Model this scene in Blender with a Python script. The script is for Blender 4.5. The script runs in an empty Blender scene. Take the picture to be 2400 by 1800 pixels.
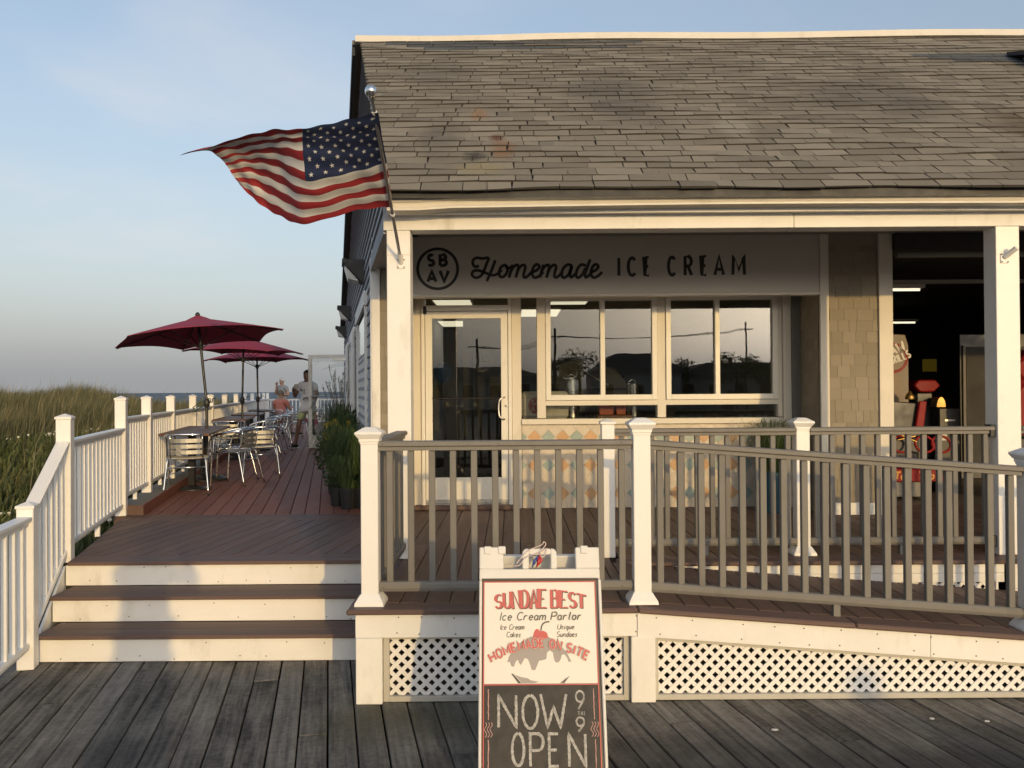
import bpy, bmesh, math, random
import numpy as np
from mathutils import Matrix, Vector, Euler
random.seed(7); rng = np.random.default_rng(7)
R = math.radians
sc = bpy.context.scene
col = sc.collection

# ------------------------------------------------------------------ camera
SUN_AZ, SUN_EL = 21.2, 8.06          # degrees right of straight behind the camera, above the horizon
cam = bpy.data.cameras.new('Camera'); cam.sensor_width = 36.0; cam.lens = 29.25
cam.clip_start = 0.05; cam.clip_end = 20000
camo = bpy.data.objects.new('Camera', cam); col.objects.link(camo); sc.camera = camo
camo.matrix_world = Matrix.Translation((0, 0, 1.75)) @ Matrix.Rotation(R(90 + .426), 4, 'X') @ Matrix.Rotation(R(-.40), 4, 'Z')
# ------------------------------------------------------------------ sky
w = bpy.data.worlds.new('World'); sc.world = w; w.use_nodes = True
nt = w.node_tree; nt.nodes.clear()
def N(nt, t, **k):
    n = nt.nodes.new(t)
    for a, b in k.items():
        if a.startswith('i_'): n.inputs[int(a[2:])].default_value = b
        else: setattr(n, a, b)
    return n
def LK(nt, a, ao, b, bi): nt.links.new(a.outputs[ao], b.inputs[bi])
wo = N(nt, 'ShaderNodeOutputWorld'); bg = N(nt, 'ShaderNodeBackground')
bg.inputs['Strength'].default_value = 0.15
sky = N(nt, 'ShaderNodeTexSky', sky_type='NISHITA', sun_disc=False)
sky.sun_elevation = R(SUN_EL); sky.sun_rotation = R(180 - SUN_AZ)
sky.altitude = 0; sky.air_density = 1.0; sky.dust_density = 4.0; sky.ozone_density = 2.0
# thin even haze, denser towards the horizon, with a few faint streaks of cloud, the same all the way round
tc = N(nt, 'ShaderNodeTexCoord'); sep = N(nt, 'ShaderNodeSeparateXYZ'); LK(nt, tc, 'Generated', sep, 0)
zc = N(nt, 'ShaderNodeMath', operation='MAXIMUM'); LK(nt, sep, 2, zc, 0); zc.inputs[1].default_value = 0
zz = N(nt, 'ShaderNodeMath', operation='ADD'); LK(nt, zc, 0, zz, 0); zz.inputs[1].default_value = .16
dx = N(nt, 'ShaderNodeMath', operation='DIVIDE'); LK(nt, sep, 0, dx, 0); LK(nt, zz, 0, dx, 1)
dy = N(nt, 'ShaderNodeMath', operation='DIVIDE'); LK(nt, sep, 1, dy, 0); LK(nt, zz, 0, dy, 1)
dxs = N(nt, 'ShaderNodeMath', operation='MULTIPLY'); LK(nt, dx, 0, dxs, 0); dxs.inputs[1].default_value = .55
cmb = N(nt, 'ShaderNodeCombineXYZ'); LK(nt, dxs, 0, cmb, 0); LK(nt, dy, 0, cmb, 1)
nz = N(nt, 'ShaderNodeTexNoise'); LK(nt, cmb, 0, nz, 'Vector'); nz.inputs['Scale'].default_value = 1.1
nz.inputs['Detail'].default_value = 5; nz.inputs['Roughness'].default_value = .5; nz.inputs['Distortion'].default_value = .6
rmp = N(nt, 'ShaderNodeMapRange', interpolation_type='SMOOTHSTEP'); LK(nt, nz, 0, rmp, 0)
for i, v in ((1, .46), (2, .70), (3, 0.0), (4, .5)): rmp.inputs[i].default_value = v
ex = N(nt, 'ShaderNodeMath', operation='DIVIDE'); LK(nt, zc, 0, ex, 0); ex.inputs[1].default_value = -.25
ee = N(nt, 'ShaderNodeMath', operation='EXPONENT'); LK(nt, ex, 0, ee, 0)
vl = N(nt, 'ShaderNodeMath', operation='MULTIPLY_ADD'); LK(nt, ee, 0, vl, 0); vl.inputs[1].default_value = .70; vl.inputs[2].default_value = .25
bw = N(nt, 'ShaderNodeRGBToBW'); LK(nt, sky, 0, bw, 0)
hz = N(nt, 'ShaderNodeMix', data_type='RGBA'); hz.inputs[0].default_value = .4; hz.inputs[6].default_value = (1.83, 1.867, 1.92, 1); LK(nt, bw, 0, hz, 7)
mh = N(nt, 'ShaderNodeMix', data_type='RGBA'); LK(nt, vl, 0, mh, 0); LK(nt, sky, 0, mh, 6); LK(nt, hz, 2, mh, 7)
up_ = N(nt, 'ShaderNodeMapRange', interpolation_type='SMOOTHSTEP'); LK(nt, zc, 0, up_, 0); up_.inputs[1].default_value = .06; up_.inputs[2].default_value = .24
cf = N(nt, 'ShaderNodeMath', operation='MULTIPLY'); LK(nt, rmp, 0, cf, 0); LK(nt, up_, 0, cf, 1)
mx = N(nt, 'ShaderNodeMix', data_type='RGBA'); LK(nt, cf, 0, mx, 0); LK(nt, mh, 2, mx, 6); mx.inputs[7].default_value = (2.45, 2.40, 2.44, 1)
LK(nt, mx, 2, bg, 0); LK(nt, bg, 0, wo, 0)
# ------------------------------------------------------------------ sun
sl = bpy.data.lights.new('Sun', 'SUN'); sl.energy = 2.0; sl.angle = R(.6); sl.color = (.45, .300, .115)
so = bpy.data.objects.new('Sun', sl); col.objects.link(so)
sd = Vector((math.sin(R(SUN_AZ)) * math.cos(R(SUN_EL)), -math.cos(R(SUN_AZ)) * math.cos(R(SUN_EL)), math.sin(R(SUN_EL))))
so.rotation_euler = sd.to_track_quat('Z', 'Y').to_euler(); so.location = (8, -20, 8)
# ------------------------------------------------------------------ exposure
vs = sc.view_settings; vs.view_transform = 'Standard'; vs.look = 'None'; vs.gamma = 1; vs.exposure = 1.08
sc.render.engine = 'CYCLES'

# ================================================================== helpers
def wm(o):
    m = Matrix.LocRotScale(o.location, o.rotation_euler, o.scale)
    return (wm(o.parent) @ o.matrix_parent_inverse @ m) if o.parent else m
def par(o, p):
    if p is not None:
        o.parent = p; o.matrix_parent_inverse = wm(p).inverted()
    return o
def tag(o, label=None, cat=None, group=None, kind=None):
    for k, v in (('label', label), ('category', cat), ('group', group), ('kind', kind)):
        if v: o[k] = v
    return o
def empty(name, loc=(0, 0, 0), rz=0, label=None, cat=None, group=None, kind=None):
    o = bpy.data.objects.new(name, None); col.objects.link(o); o.location = loc; o.rotation_euler = (0, 0, rz)
    o.empty_display_size = .2
    return tag(o, label, cat, group, kind)
def link(name, me, parent=None, loc=(0, 0, 0), rot=(0, 0, 0)):
    o = bpy.data.objects.new(name, me); col.objects.link(o); o.location = loc; o.rotation_euler = rot
    return par(o, parent)
def lchild(name, me, parent, loc=(0, 0, 0), rot=(0, 0, 0)):   # child placed in its parent's own coordinates
    o = bpy.data.objects.new(name, me); col.objects.link(o); o.location = loc; o.rotation_euler = rot; o.parent = parent
    return o
def copy_tree(o, parent=None):
    c = o.copy(); col.objects.link(c); c.parent = parent
    for ch in o.children: copy_tree(ch, c)
    return c
def cr(pts, n=6, closed=False):
    P = [Vector(p) for p in pts]; out = []
    m = len(P); rg = range(m if closed else m - 1)
    for i in rg:
        if closed: a, b, c, d = P[(i - 1) % m], P[i], P[(i + 1) % m], P[(i + 2) % m]
        else: a, b, c, d = P[max(i - 1, 0)], P[i], P[i + 1], P[min(i + 2, m - 1)]
        for k in range(n):
            t = k / n
            out.append(.5 * ((2 * b) + (c - a) * t + (2 * a - 5 * b + 4 * c - d) * t * t + (3 * b - a - 3 * c + d) * t ** 3))
    if not closed: out.append(P[-1])
    return out
class MB:
    def __init__(s): s.v = []; s.f = []; s.m = []
    def add(s, vs, fs, m=0):
        b = len(s.v); s.v += [tuple(p) for p in vs]; s.f += [tuple(b + i for i in f) for f in fs]; s.m += [m] * len(fs); return s
    def hexa(s, p, m=0):
        return s.add(p, [(0, 3, 2, 1), (4, 5, 6, 7), (0, 1, 5, 4), (1, 2, 6, 5), (2, 3, 7, 6), (3, 0, 4, 7)], m)
    def box(s, x0, x1, y0, y1, z0, z1, m=0):
        return s.hexa([(x0, y0, z0), (x1, y0, z0), (x1, y1, z0), (x0, y1, z0), (x0, y0, z1), (x1, y0, z1), (x1, y1, z1), (x0, y1, z1)], m)
    def prism(s, poly, fn, t0, t1, m=0):     # poly of (a,b); fn(a,b,t) -> xyz
        n = len(poly)
        vs = [fn(a, b, t0) for a, b in poly] + [fn(a, b, t1) for a, b in poly]
        fs = [tuple(range(n))[::-1], tuple(range(n, 2 * n))] + [(i, (i + 1) % n, n + (i + 1) % n, n + i) for i in range(n)]
        return s.add(vs, fs, m)
    def tube(s, pts, r, n=8, m=0, cap=True, closed=False):
        P = [Vector(p) for p in pts]; k = len(P)
        rr = r if isinstance(r, (list, tuple)) else [r] * k
        vs = []; up = None
        for i in range(k):
            t = (P[(i + 1) % k] - P[i - 1]) if closed else (P[min(i + 1, k - 1)] - P[max(i - 1, 0)])
            t.normalize()
            if up is None:
                up = Vector((0, 0, 1)) if abs(t.z) < .9 else Vector((1, 0, 0))
            u = (up - t * up.dot(t)).normalized(); up = u; q = t.cross(u)
            for j in range(n):
                a = 2 * math.pi * j / n; vs.append(P[i] + (u * math.cos(a) + q * math.sin(a)) * rr[i])
        fs = []
        for i in range(k if closed else k - 1):
            i2 = (i + 1) % k
            for j in range(n): fs.append((i * n + j, i * n + (j + 1) % n, i2 * n + (j + 1) % n, i2 * n + j))
        if cap and not closed: fs += [tuple(range(n))[::-1], tuple(range((k - 1) * n, k * n))]
        return s.add(vs, fs, m)
    def lathe(s, prof, c=(0, 0, 0), n=16, m=0, M=None):
        vs = []; k = len(prof)
        for r, z in prof:
            for j in range(n):
                a = 2 * math.pi * j / n; p = Vector((r * math.cos(a), r * math.sin(a), z))
                if M: p = M @ p
                vs.append((p.x + c[0], p.y + c[1], p.z + c[2]))
        fs = [(i * n + j, i * n + (j + 1) % n, (i + 1) * n + (j + 1) % n, (i + 1) * n + j) for i in range(k - 1) for j in range(n)]
        fs += [tuple(range(n))[::-1], tuple(range((k - 1) * n, k * n))]
        return s.add(vs, fs, m)
    def mesh(s, name, mats, bevel=0, smooth=False, recalc=True):
        me = bpy.data.meshes.new(name); me.from_pydata(s.v, [], s.f)
        for mm in (mats if isinstance(mats, (list, tuple)) else [mats]): me.materials.append(mm)
        if any(s.m): me.polygons.foreach_set('material_index', s.m)
        if bevel or recalc:
            bm = bmesh.new(); bm.from_mesh(me)
            if recalc: bmesh.ops.recalc_face_normals(bm, faces=bm.faces)
            if bevel:
                es = [e for e in bm.edges if len(e.link_faces) == 2 and e.calc_face_angle(0) > .5]
                bmesh.ops.bevel(bm, geom=es, offset=bevel, segments=1, affect='EDGES', clamp_overlap=True)
            bm.to_mesh(me); bm.free()
        if smooth:
            me.polygons.foreach_set('use_smooth', [True] * len(me.polygons))
            if smooth is not True: me.set_sharp_from_angle(angle=R(smooth))
        me.update(); return me
    def obj(s, name, mats, parent=None, bevel=0, smooth=False, recalc=True):
        return link(name, s.mesh(name, mats, bevel, smooth, recalc), parent)
_bc = {}
def boxmesh(name, wx, wy, wz, mat, bevel=.002):       # centred in x,y; from z=0 up; shared
    k = (name, round(wx, 4), round(wy, 4), round(wz, 4), mat.name)
    if k not in _bc: _bc[k] = MB().box(-wx / 2, wx / 2, -wy / 2, wy / 2, 0, wz).mesh(name, mat, bevel)
    return _bc[k]
def clip(poly, cl):                                   # convex clip (ccw)
    out = poly
    for i in range(len(cl)):
        (ax, ay), (bx, by) = cl[i], cl[(i + 1) % len(cl)]
        inp, out = out, []
        f = lambda p: (bx - ax) * (p[1] - ay) - (by - ay) * (p[0] - ax)
        for j in range(len(inp)):
            p, q = inp[j - 1], inp[j]; fp, fq = f(p), f(q)
            if (fp >= 0) != (fq >= 0):
                t = fp / (fp - fq); out.append((p[0] + (q[0] - p[0]) * t, p[1] + (q[1] - p[1]) * t))
            if fq >= 0: out.append(q)
        if not out: return []
    return out
def area(p): return .5 * abs(sum(p[i - 1][0] * p[i][1] - p[i][0] * p[i - 1][1] for i in range(len(p))))
def ribbon(mb, pts, wd, fn, d0, m=0, nib=None, th=.0012, jit=0):
    """flat brush stroke: pts (a,b); fn(a,b,depth)->xyz; one strip, mitred."""
    P = [Vector((p[0], p[1])) for p in pts]; k = len(P); L = []; Q = []
    for i in range(k):
        t = P[min(i + 1, k - 1)] - P[max(i - 1, 0)]
        if t.length < 1e-9: t = Vector((1, 0))
        t.normalize(); nrm = Vector((-t.y, t.x)); ww = wd
        if nib: ww = nib[0] + (nib[1] - nib[0]) * abs(t.y) ** 1.5
        c = 1.0
        if 0 < i < k - 1:
            a = (P[i] - P[i - 1]).normalized(); c = max(.55, abs(a.dot(t)))
        ww = ww / c + random.uniform(-jit, jit)
        L.append(P[i] + nrm * ww / 2); Q.append(P[i] - nrm * ww / 2)
    vs = [fn(p.x, p.y, d0 + th) for p in L] + [fn(p.x, p.y, d0 + th) for p in Q] + [fn(p.x, p.y, d0) for p in L] + [fn(p.x, p.y, d0) for p in Q]
    fs = []
    for i in range(k - 1):
        fs += [(i, i + 1, k + i + 1, k + i), (2 * k + i, i, i + 1, 2 * k + i + 1)[::-1], (3 * k + i, k + i, k + i + 1, 3 * k + i + 1)]
    fs += [(0, k, 3 * k, 2 * k), (k - 1, 2 * k - 1, 4 * k - 1, 3 * k - 1)]
    mb.add(vs, fs, m)
def arc(cx, cy, rx, ry, a0, a1, n=9):
    return [(cx + rx * math.cos(R(a0 + (a1 - a0) * i / n)), cy + ry * math.sin(R(a0 + (a1 - a0) * i / n))) for i in range(n + 1)]
FONT = {
 'A': [[(0, 0), (.5, 1), (1, 0)], [(.2, .3), (.8, .3)]],
 'B': [[(0, 0), (0, 1), (.55, 1)] + arc(.55, .77, .33, .23, 90, -90) + [(.05, .54)], [(.5, .54)] + arc(.58, .27, .4, .27, 90, -90) + [(0, 0)]],
 'C': [arc(.55, .5, .55, .5, 45, 315, 14)], 'D': [[(0, 0), (0, 1), (.4, 1)] + arc(.4, .5, .6, .5, 90, -90, 12) + [(0, 0)]],
 'E': [[(.85, 1), (0, 1), (0, 0), (.85, 0)], [(.02, .5), (.7, .5)]], 'H': [[(0, 0), (0, 1)], [(1, 0), (1, 1)], [(.02, .5), (.98, .5)]],
 'I': [[(.5, 0), (.5, 1)]], 'L': [[(0, 1), (0, 0), (.8, 0)]], 'M': [[(0, 0), (.06, 1), (.5, .25), (.94, 1), (1, 0)]],
 'N': [[(0, 0), (0, 1), (1, 0), (1, 1)]], 'O': [arc(.5, .5, .5, .5, 90, 446, 20)],
 'P': [[(0, 0), (0, 1), (.55, 1)] + arc(.55, .74, .42, .26, 90, -90) + [(.03, .48)]],
 'R': [[(0, 0), (0, 1), (.5, 1)] + arc(.5, .75, .42, .25, 90, -90) + [(.03, .5)], [(.42, .5), (.95, 0)]],
 'S': [arc(.5, .74, .44, .26, 40, 270, 10) + arc(.5, .24, .46, .24, 88, -150, 10)], 'T': [[(0, 1), (1, 1)], [(.5, .98), (.5, 0)]],
 'U': [[(0, 1), (0, .35)] + arc(.5, .35, .5, .35, 180, 360, 10) + [(1, 1)]], 'V': [[(0, 1), (.5, 0), (1, 1)]],
 'W': [[(0, 1), (.25, 0), (.5, .6), (.75, 0), (1, 1)]], 'k': [[(0, 0), (0, 1)], [(.8, .6), (.05, .28), (.8, 0)]],
 '9': [arc(.5, .7, .42, .3, 0, 360, 14) + [(.88, .5), (.3, 0)]],
 'a': [arc(.45, .3, .4, .3, 30, 350, 10), [(.85, .6), (.85, .08), (1, 0)]], 'c': [arc(.5, .3, .45, .3, 45, 315, 9)],
 'd': [arc(.45, .3, .4, .3, 30, 350, 10), [(.95, 1), (.85, .08), (1, 0)]], 'e': [[(.1, .3), (.9, .34)] + arc(.5, .3, .42, .3, 20, 320, 9)],
 'i': [[(.5, .6), (.4, .05), (.7, 0)], [(.5, .8), (.55, .86)]], 'l': [[(.5, 1), (.35, .1), (.7, 0)]],
 'm': [[(0, 0), (.05, .6)], [(.04, .4)] + arc(.28, .42, .2, .18, 150, 0, 5) + [(.46, 0)], [(.48, .4)] + arc(.72, .42, .2, .18, 150, 0, 5) + [(.92, .05), (1, 0)]],
 'n': [[(0, 0), (.05, .6)], [(.06, .38)] + arc(.45, .4, .32, .2, 150, 0, 6) + [(.77, .05), (.95, 0)]], 'o': [arc(.5, .3, .42, .3, 90, 445, 12)],
 'q': [arc(.45, .3, .4, .3, 30, 350, 10), [(.85, .6), (.8, -.4)]], 'r': [[(.1, 0), (.15, .6)], [(.15, .38), (.45, .6), (.8, .55)]],
 's': [[(.8, .52), (.4, .6), (.25, .42), (.7, .2), (.5, 0), (.1, .06)]], 'u': [[(.05, .6), (.05, .2)] + arc(.42, .2, .37, .2, 180, 340, 6) + [(.85, .6), (.85, .05), (1, 0)]],
}
def text(mb, s, a0, b0, size, fn, d0, wd, asp=.6, gap=.25, slant=0, nib=None, m=0, warp=None, jit=0, serif=0, lowk=.8, spc=.5):
    """lay strokes of s from (a0,b0); returns end a"""
    x = a0; kk = 0
    for ch in s:
        if ch == ' ': x += size * spc; continue
        wdt = size * asp * (.25 if ch == 'I' else 1.25 if ch in 'MW' else lowk * (1.5 if ch == 'm' else .6 if ch in 'il' else 1) if ch.islower() else 1)
        for st in FONT[ch]:
            pts = [(x + px * wdt + slant * py * size, b0 + py * size) for px, py in st]
            ends = [st[0], st[-1]]
            if jit:
                q = []
                for i in range(len(pts) - 1):
                    a, b = pts[i], pts[i + 1]; n = max(1, int(math.dist(a, b) / (wd * .5)))
                    q += [(a[0] + (b[0] - a[0]) * t / n, a[1] + (b[1] - a[1]) * t / n) for t in range(n)]
                pts = q + [pts[-1]]
            if warp: pts = [warp(*p) for p in pts]
            ribbon(mb, pts, wd, fn, d0 + kk * .0002, m, nib, jit=jit); kk += 1
            if serif:
                for e, (ex, ey) in zip((pts[0], pts[-1]), ends):
                    if ey in (0, 1) and ch not in 'SC':
                        ribbon(mb, [(e[0] - serif, e[1]), (e[0] + serif, e[1])], (nib[0] if nib else wd) * 1.1, fn, d0 + kk * .0002, m); kk += 1
        x += wdt + size * gap
    return x

# ================================================================== materials
def pm(name, c0, c1=None, rough=.55, metal=0, var=.0, isl=0, noise=None, grain=None, bump=None, fine=None, spec=.5, coat=0, trans=0, dirt=None):
    """two-colour procedural material: c0..c1 mixed by per-object / per-island chance, noise and stretched grain"""
    m = bpy.data.materials.new(name); m.use_nodes = True; t = m.node_tree; b = t.nodes['Principled BSDF']
    b.inputs['Roughness'].default_value = rough; b.inputs['Metallic'].default_value = metal
    b.inputs['Specular IOR Level'].default_value = spec; b.inputs['Coat Weight'].default_value = coat
    if c1 is None: c1 = tuple(min(1, x * 1.12) for x in c0); c0 = tuple(x * .9 for x in c0)
    tcn = N(t, 'ShaderNodeTexCoord'); oi = N(t, 'ShaderNodeObjectInfo'); geo = N(t, 'ShaderNodeNewGeometry')
    off = N(t, 'ShaderNodeVectorMath', operation='MULTIPLY_ADD'); off.inputs[1].default_value = (1, 1, 1)
    LK(t, tcn, 'Object', off, 0)
    sc3 = N(t, 'ShaderNodeMath', operation='MULTIPLY'); LK(t, oi, 'Random', sc3, 0); sc3.inputs[1].default_value = 37.0 if (var or isl) else 0.0
    LK(t, sc3, 0, off, 2)
    val = N(t, 'ShaderNodeValue'); val.outputs[0].default_value = .5; cur = (val, 0)
    def addw(src, so_, amt):
        nonlocal cur
        s = N(t, 'ShaderNodeMath', operation='SUBTRACT'); LK(t, src, so_, s, 0); s.inputs[1].default_value = .5
        q = N(t, 'ShaderNodeMath', operation='MULTIPLY_ADD'); LK(t, s, 0, q, 0); q.inputs[1].default_value = amt; LK(t, cur[0], cur[1], q, 2)
        cur = (q, 0)
    if var: addw(oi, 'Random', var)
    if isl: addw(geo, 'Random Per Island', isl)
    hb = None
    def nz_(scale, vec=(1, 1, 1), detail=4):
        mp = N(t, 'ShaderNodeMapping'); LK(t, off, 0, mp, 0); mp.inputs['Scale'].default_value = vec
        n = N(t, 'ShaderNodeTexNoise'); LK(t, mp, 0, n, 'Vector'); n.inputs['Scale'].default_value = scale; n.inputs['Detail'].default_value = detail
        n.inputs['Roughness'].default_value = .62
        return n
    if noise: n = nz_(noise[0]); addw(n, 0, noise[1] * 2); hb = n
    if fine: n = nz_(fine[0]); addw(n, 0, fine[1] * 2); hb = n
    if grain: g = nz_(grain[0], grain[1]); addw(g, 0, grain[2] * 2); hb = g
    mixn = N(t, 'ShaderNodeMix', data_type='RGBA'); mixn.clamp_factor = True
    LK(t, cur[0], cur[1], mixn, 0); mixn.inputs[6].default_value = (*c0, 1); mixn.inputs[7].default_value = (*c1, 1)
    LK(t, mixn, 2, b, 'Base Color')
    if dirt:
        dn_ = nz_(dirt[0], (1, 1, .35), 6); mr_ = N(t, 'ShaderNodeMapRange'); LK(t, dn_, 0, mr_, 0); mr_.inputs[1].default_value = dirt[1]; mr_.inputs[2].default_value = dirt[1] + .16; mr_.inputs[3].default_value = 0; mr_.inputs[4].default_value = dirt[2]
        dm_ = N(t, 'ShaderNodeMix', data_type='RGBA'); LK(t, mr_, 0, dm_, 0); LK(t, mixn, 2, dm_, 6); dm_.inputs[7].default_value = (*dirt[3], 1); LK(t, dm_, 2, b, 'Base Color'); mixn = dm_
    if bump:
        src = nz_(bump[0]) if bump[0] else hb
        bp = N(t, 'ShaderNodeBump'); bp.inputs['Strength'].default_value = bump[1]; bp.inputs['Distance'].default_value = bump[2] if len(bump) > 2 else .01
        LK(t, src, 0, bp, 'Height'); LK(t, bp, 0, b, 'Normal')
    if rough > .2 and (noise or grain):
        rr = N(t, 'ShaderNodeMapRange'); LK(t, hb, 0, rr, 0); rr.inputs[1].default_value = .3; rr.inputs[2].default_value = .7
        rr.inputs[3].default_value = rough - .1; rr.inputs[4].default_value = min(1, rough + .1); LK(t, rr, 0, b, 'Roughness')
    m['mixnode'] = mixn.name
    return m
def stain_shade(m, parts):
    """lay stains and painted shade (own shape, in world position) over a pm() material. parts: (colour, [(centre, radii)], noise scale, amount)"""
    t = m.node_tree; b = t.nodes['Principled BSDF']; last = t.nodes[m['mixnode']]
    geo = N(t, 'ShaderNodeNewGeometry')
    for c, cen, rad, ns, amt in parts:
        v = N(t, 'ShaderNodeVectorMath', operation='SUBTRACT'); LK(t, geo, 'Position', v, 0); v.inputs[1].default_value = cen
        v2 = N(t, 'ShaderNodeVectorMath', operation='DIVIDE'); LK(t, v, 0, v2, 0); v2.inputs[1].default_value = rad
        l = N(t, 'ShaderNodeVectorMath', operation='LENGTH'); LK(t, v2, 0, l, 0)
        n = N(t, 'ShaderNodeTexNoise'); LK(t, geo, 'Position', n, 'Vector'); n.inputs['Scale'].default_value = ns; n.inputs['Detail'].default_value = 5
        a = N(t, 'ShaderNodeMath', operation='MULTIPLY_ADD'); LK(t, n, 0, a, 0); a.inputs[1].default_value = 1.3; LK(t, l, 'Value', a, 2)
        mr = N(t, 'ShaderNodeMapRange'); LK(t, a, 0, mr, 0); mr.inputs[1].default_value = 1.75; mr.inputs[2].default_value = 1.05; mr.inputs[3].default_value = 0; mr.inputs[4].default_value = amt
        q = N(t, 'ShaderNodeMix', data_type='RGBA'); LK(t, mr, 0, q, 0); LK(t, last, 2, q, 6); q.inputs[7].default_value = (*c, 1)
        LK(t, q, 2, b, 'Base Color'); last = q
    m['mixnode'] = last.name
def glass(name, tint=(.96, .97, .97), ior=1.5, boost=1.0):
    m = bpy.data.materials.new(name); m.use_nodes = True; t = m.node_tree; t.nodes.clear()
    o = N(t, 'ShaderNodeOutputMaterial'); mxs = N(t, 'ShaderNodeMixShader'); tr = N(t, 'ShaderNodeBsdfTransparent'); gl = N(t, 'ShaderNodeBsdfGlossy')
    tr.inputs[0].default_value = (*tint, 1); gl.inputs['Roughness'].default_value = .0; gl.inputs[0].default_value = (1, 1, 1, 1)
    gn = N(t, 'ShaderNodeTexNoise'); gn.inputs['Scale'].default_value = 2.2; gtc = N(t, 'ShaderNodeTexCoord'); LK(t, gtc, 'Object', gn, 'Vector'); gb = N(t, 'ShaderNodeBump'); gb.inputs['Strength'].default_value = .02; gb.inputs['Distance'].default_value = .02; LK(t, gn, 0, gb, 'Height'); LK(t, gb, 0, gl, 'Normal')
    fr = N(t, 'ShaderNodeFresnel'); fr.inputs[0].default_value = ior
    mu = N(t, 'ShaderNodeMath', operation='MULTIPLY', use_clamp=True); LK(t, fr, 0, mu, 0); mu.inputs[1].default_value = boost
    LK(t, mu, 0, mxs, 0); LK(t, tr, 0, mxs, 1); LK(t, gl, 0, mxs, 2); LK(t, mxs, 0, o, 0)
    return m
def emit(name, c, s):
    m = bpy.data.materials.new(name); m.use_nodes = True; b = m.node_tree.nodes['Principled BSDF']
    b.inputs['Base Color'].default_value = (*c, 1); b.inputs['Emission Color'].default_value = (*c, 1); b.inputs['Emission Strength'].default_value = s
    return m
M = {}
M['white'] = pm('white_vinyl', (.74, .73, .71), (.83, .82, .80), .42, var=.01, noise=(6, .35), fine=(60, .12), bump=(90, .03, .002), dirt=(5, .58, .30, (.36, .33, .27)))
M['paint'] = pm('white_painted_board', (.70, .69, .66), (.84, .83, .80), .55, var=.25, noise=(3.5, .5), fine=(45, .18), bump=(40, .12, .003), dirt=(4, .56, .38, (.33, .30, .23)))
M['trim'] = pm('cream_trim_paint', (.60, .56, .48), (.72, .68, .60), .5, noise=(5, .4), bump=(60, .08, .002), dirt=(4, .58, .3, (.3, .26, .2)))
M['greyrail'] = pm('grey_composite_rail', (.125, .118, .108), (.215, .203, .185), .65, var=.3, noise=(5, .35), grain=(14, (1, 1, .08), .3), bump=(70, .15, .003), dirt=(6, .57, .35, (.07, .062, .052)))
M['tread'] = pm('brown_composite_tread', (.080, .050, .042), (.145, .09, .074), .6, var=.5, grain=(18, (.06, 1, 1), .45), bump=(None, .2, .003))
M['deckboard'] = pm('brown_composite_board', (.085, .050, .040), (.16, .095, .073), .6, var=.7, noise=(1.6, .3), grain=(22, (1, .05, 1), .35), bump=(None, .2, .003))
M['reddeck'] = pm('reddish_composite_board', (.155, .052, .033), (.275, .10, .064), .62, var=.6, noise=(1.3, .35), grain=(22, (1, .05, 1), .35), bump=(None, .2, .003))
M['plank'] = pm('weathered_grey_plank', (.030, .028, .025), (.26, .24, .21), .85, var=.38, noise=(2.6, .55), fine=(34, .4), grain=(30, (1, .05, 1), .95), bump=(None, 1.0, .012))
M['roof'] = pm('asphalt_shingle', (.112, .099, .077), (.262, .236, .188), .9, var=.5, isl=.0, noise=(1.2, .3), fine=(120, .25), bump=(160, .5, .004))
M['roofs'] = pm('asphalt_shingle_field', (.112, .099, .077), (.262, .236, .188), .9, isl=.5, noise=(.9, .35), fine=(120, .25), bump=(160, .5, .004))
M['cutedge_shade'] = pm('asphalt_cut_edge_shade', (.035, .031, .027), (.06, .053, .045), .95, noise=(20, .3))  # dark asphalt edge, also painting in the shadow line under each course
M['roofnew'] = pm('slate_blue_patch_shingle', (.05, .055, .06), (.10, .108, .115), .9, var=.3, isl=.4, fine=(120, .25), bump=(160, .5, .004))
M['wallsh'] = pm('taupe_wall_shingle', (.215, .185, .14), (.315, .275, .21), .75, var=.6, noise=(8, .2), grain=(30, (1, 1, .07), .35), bump=(None, .25, .003))
M['siding'] = pm('blue_grey_siding', (.24, .255, .275), (.38, .40, .425), .75, var=.5, noise=(2, .3), grain=(20, (1, .05, 1), .3), bump=(None, .2, .003))
M['signwall'] = pm('painted_sign_panel', (.50, .465, .415), (.57, .535, .485), .5, noise=(2, .4), bump=(50, .05, .002))
M['black'] = pm('black_sign_paint', (.012, .011, .010), (.02, .018, .016), .5, noise=(30, .3))
M['dark'] = pm('dark_trim', (.02, .02, .022), (.04, .04, .043), .6, noise=(8, .3))
M['alu'] = pm('brushed_aluminium', (.46, .46, .46), (.62, .62, .61), .34, 1.0, noise=(20, .3), grain=(60, (1, .1, 1), .2))
M['slat'] = pm('dull_aluminium_slat', (.24, .24, .24), (.36, .36, .355), .48, .8, noise=(14, .4), grain=(60, (.1, 1, 1), .3))
M['chrome'] = pm('polished_metal', (.75, .75, .74), (.85, .85, .84), .09, 1.0, noise=(9, .3))
M['door_alu'] = pm('white_coated_aluminium', (.68, .66, .60), (.78, .76, .71), .35, noise=(5, .3))
M['wood'] = pm('dark_wood_slat', (.10, .048, .028), (.19, .095, .055), .5, var=.5, grain=(16, (1, .06, 1), .6), bump=(None, .2, .003))
M['blackmetal'] = pm('black_metal', (.012, .012, .013), (.03, .03, .03), .4, noise=(12, .3))
M['canopy'] = pm('burgundy_canvas', (.25, .016, .045), (.33, .026, .065), .8, noise=(3, .4), bump=(220, .15, .002))
M['red'] = pm('flag_red', (.24, .014, .022), (.33, .026, .034), .75, noise=(9, .4), bump=(180, .1, .002))
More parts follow.
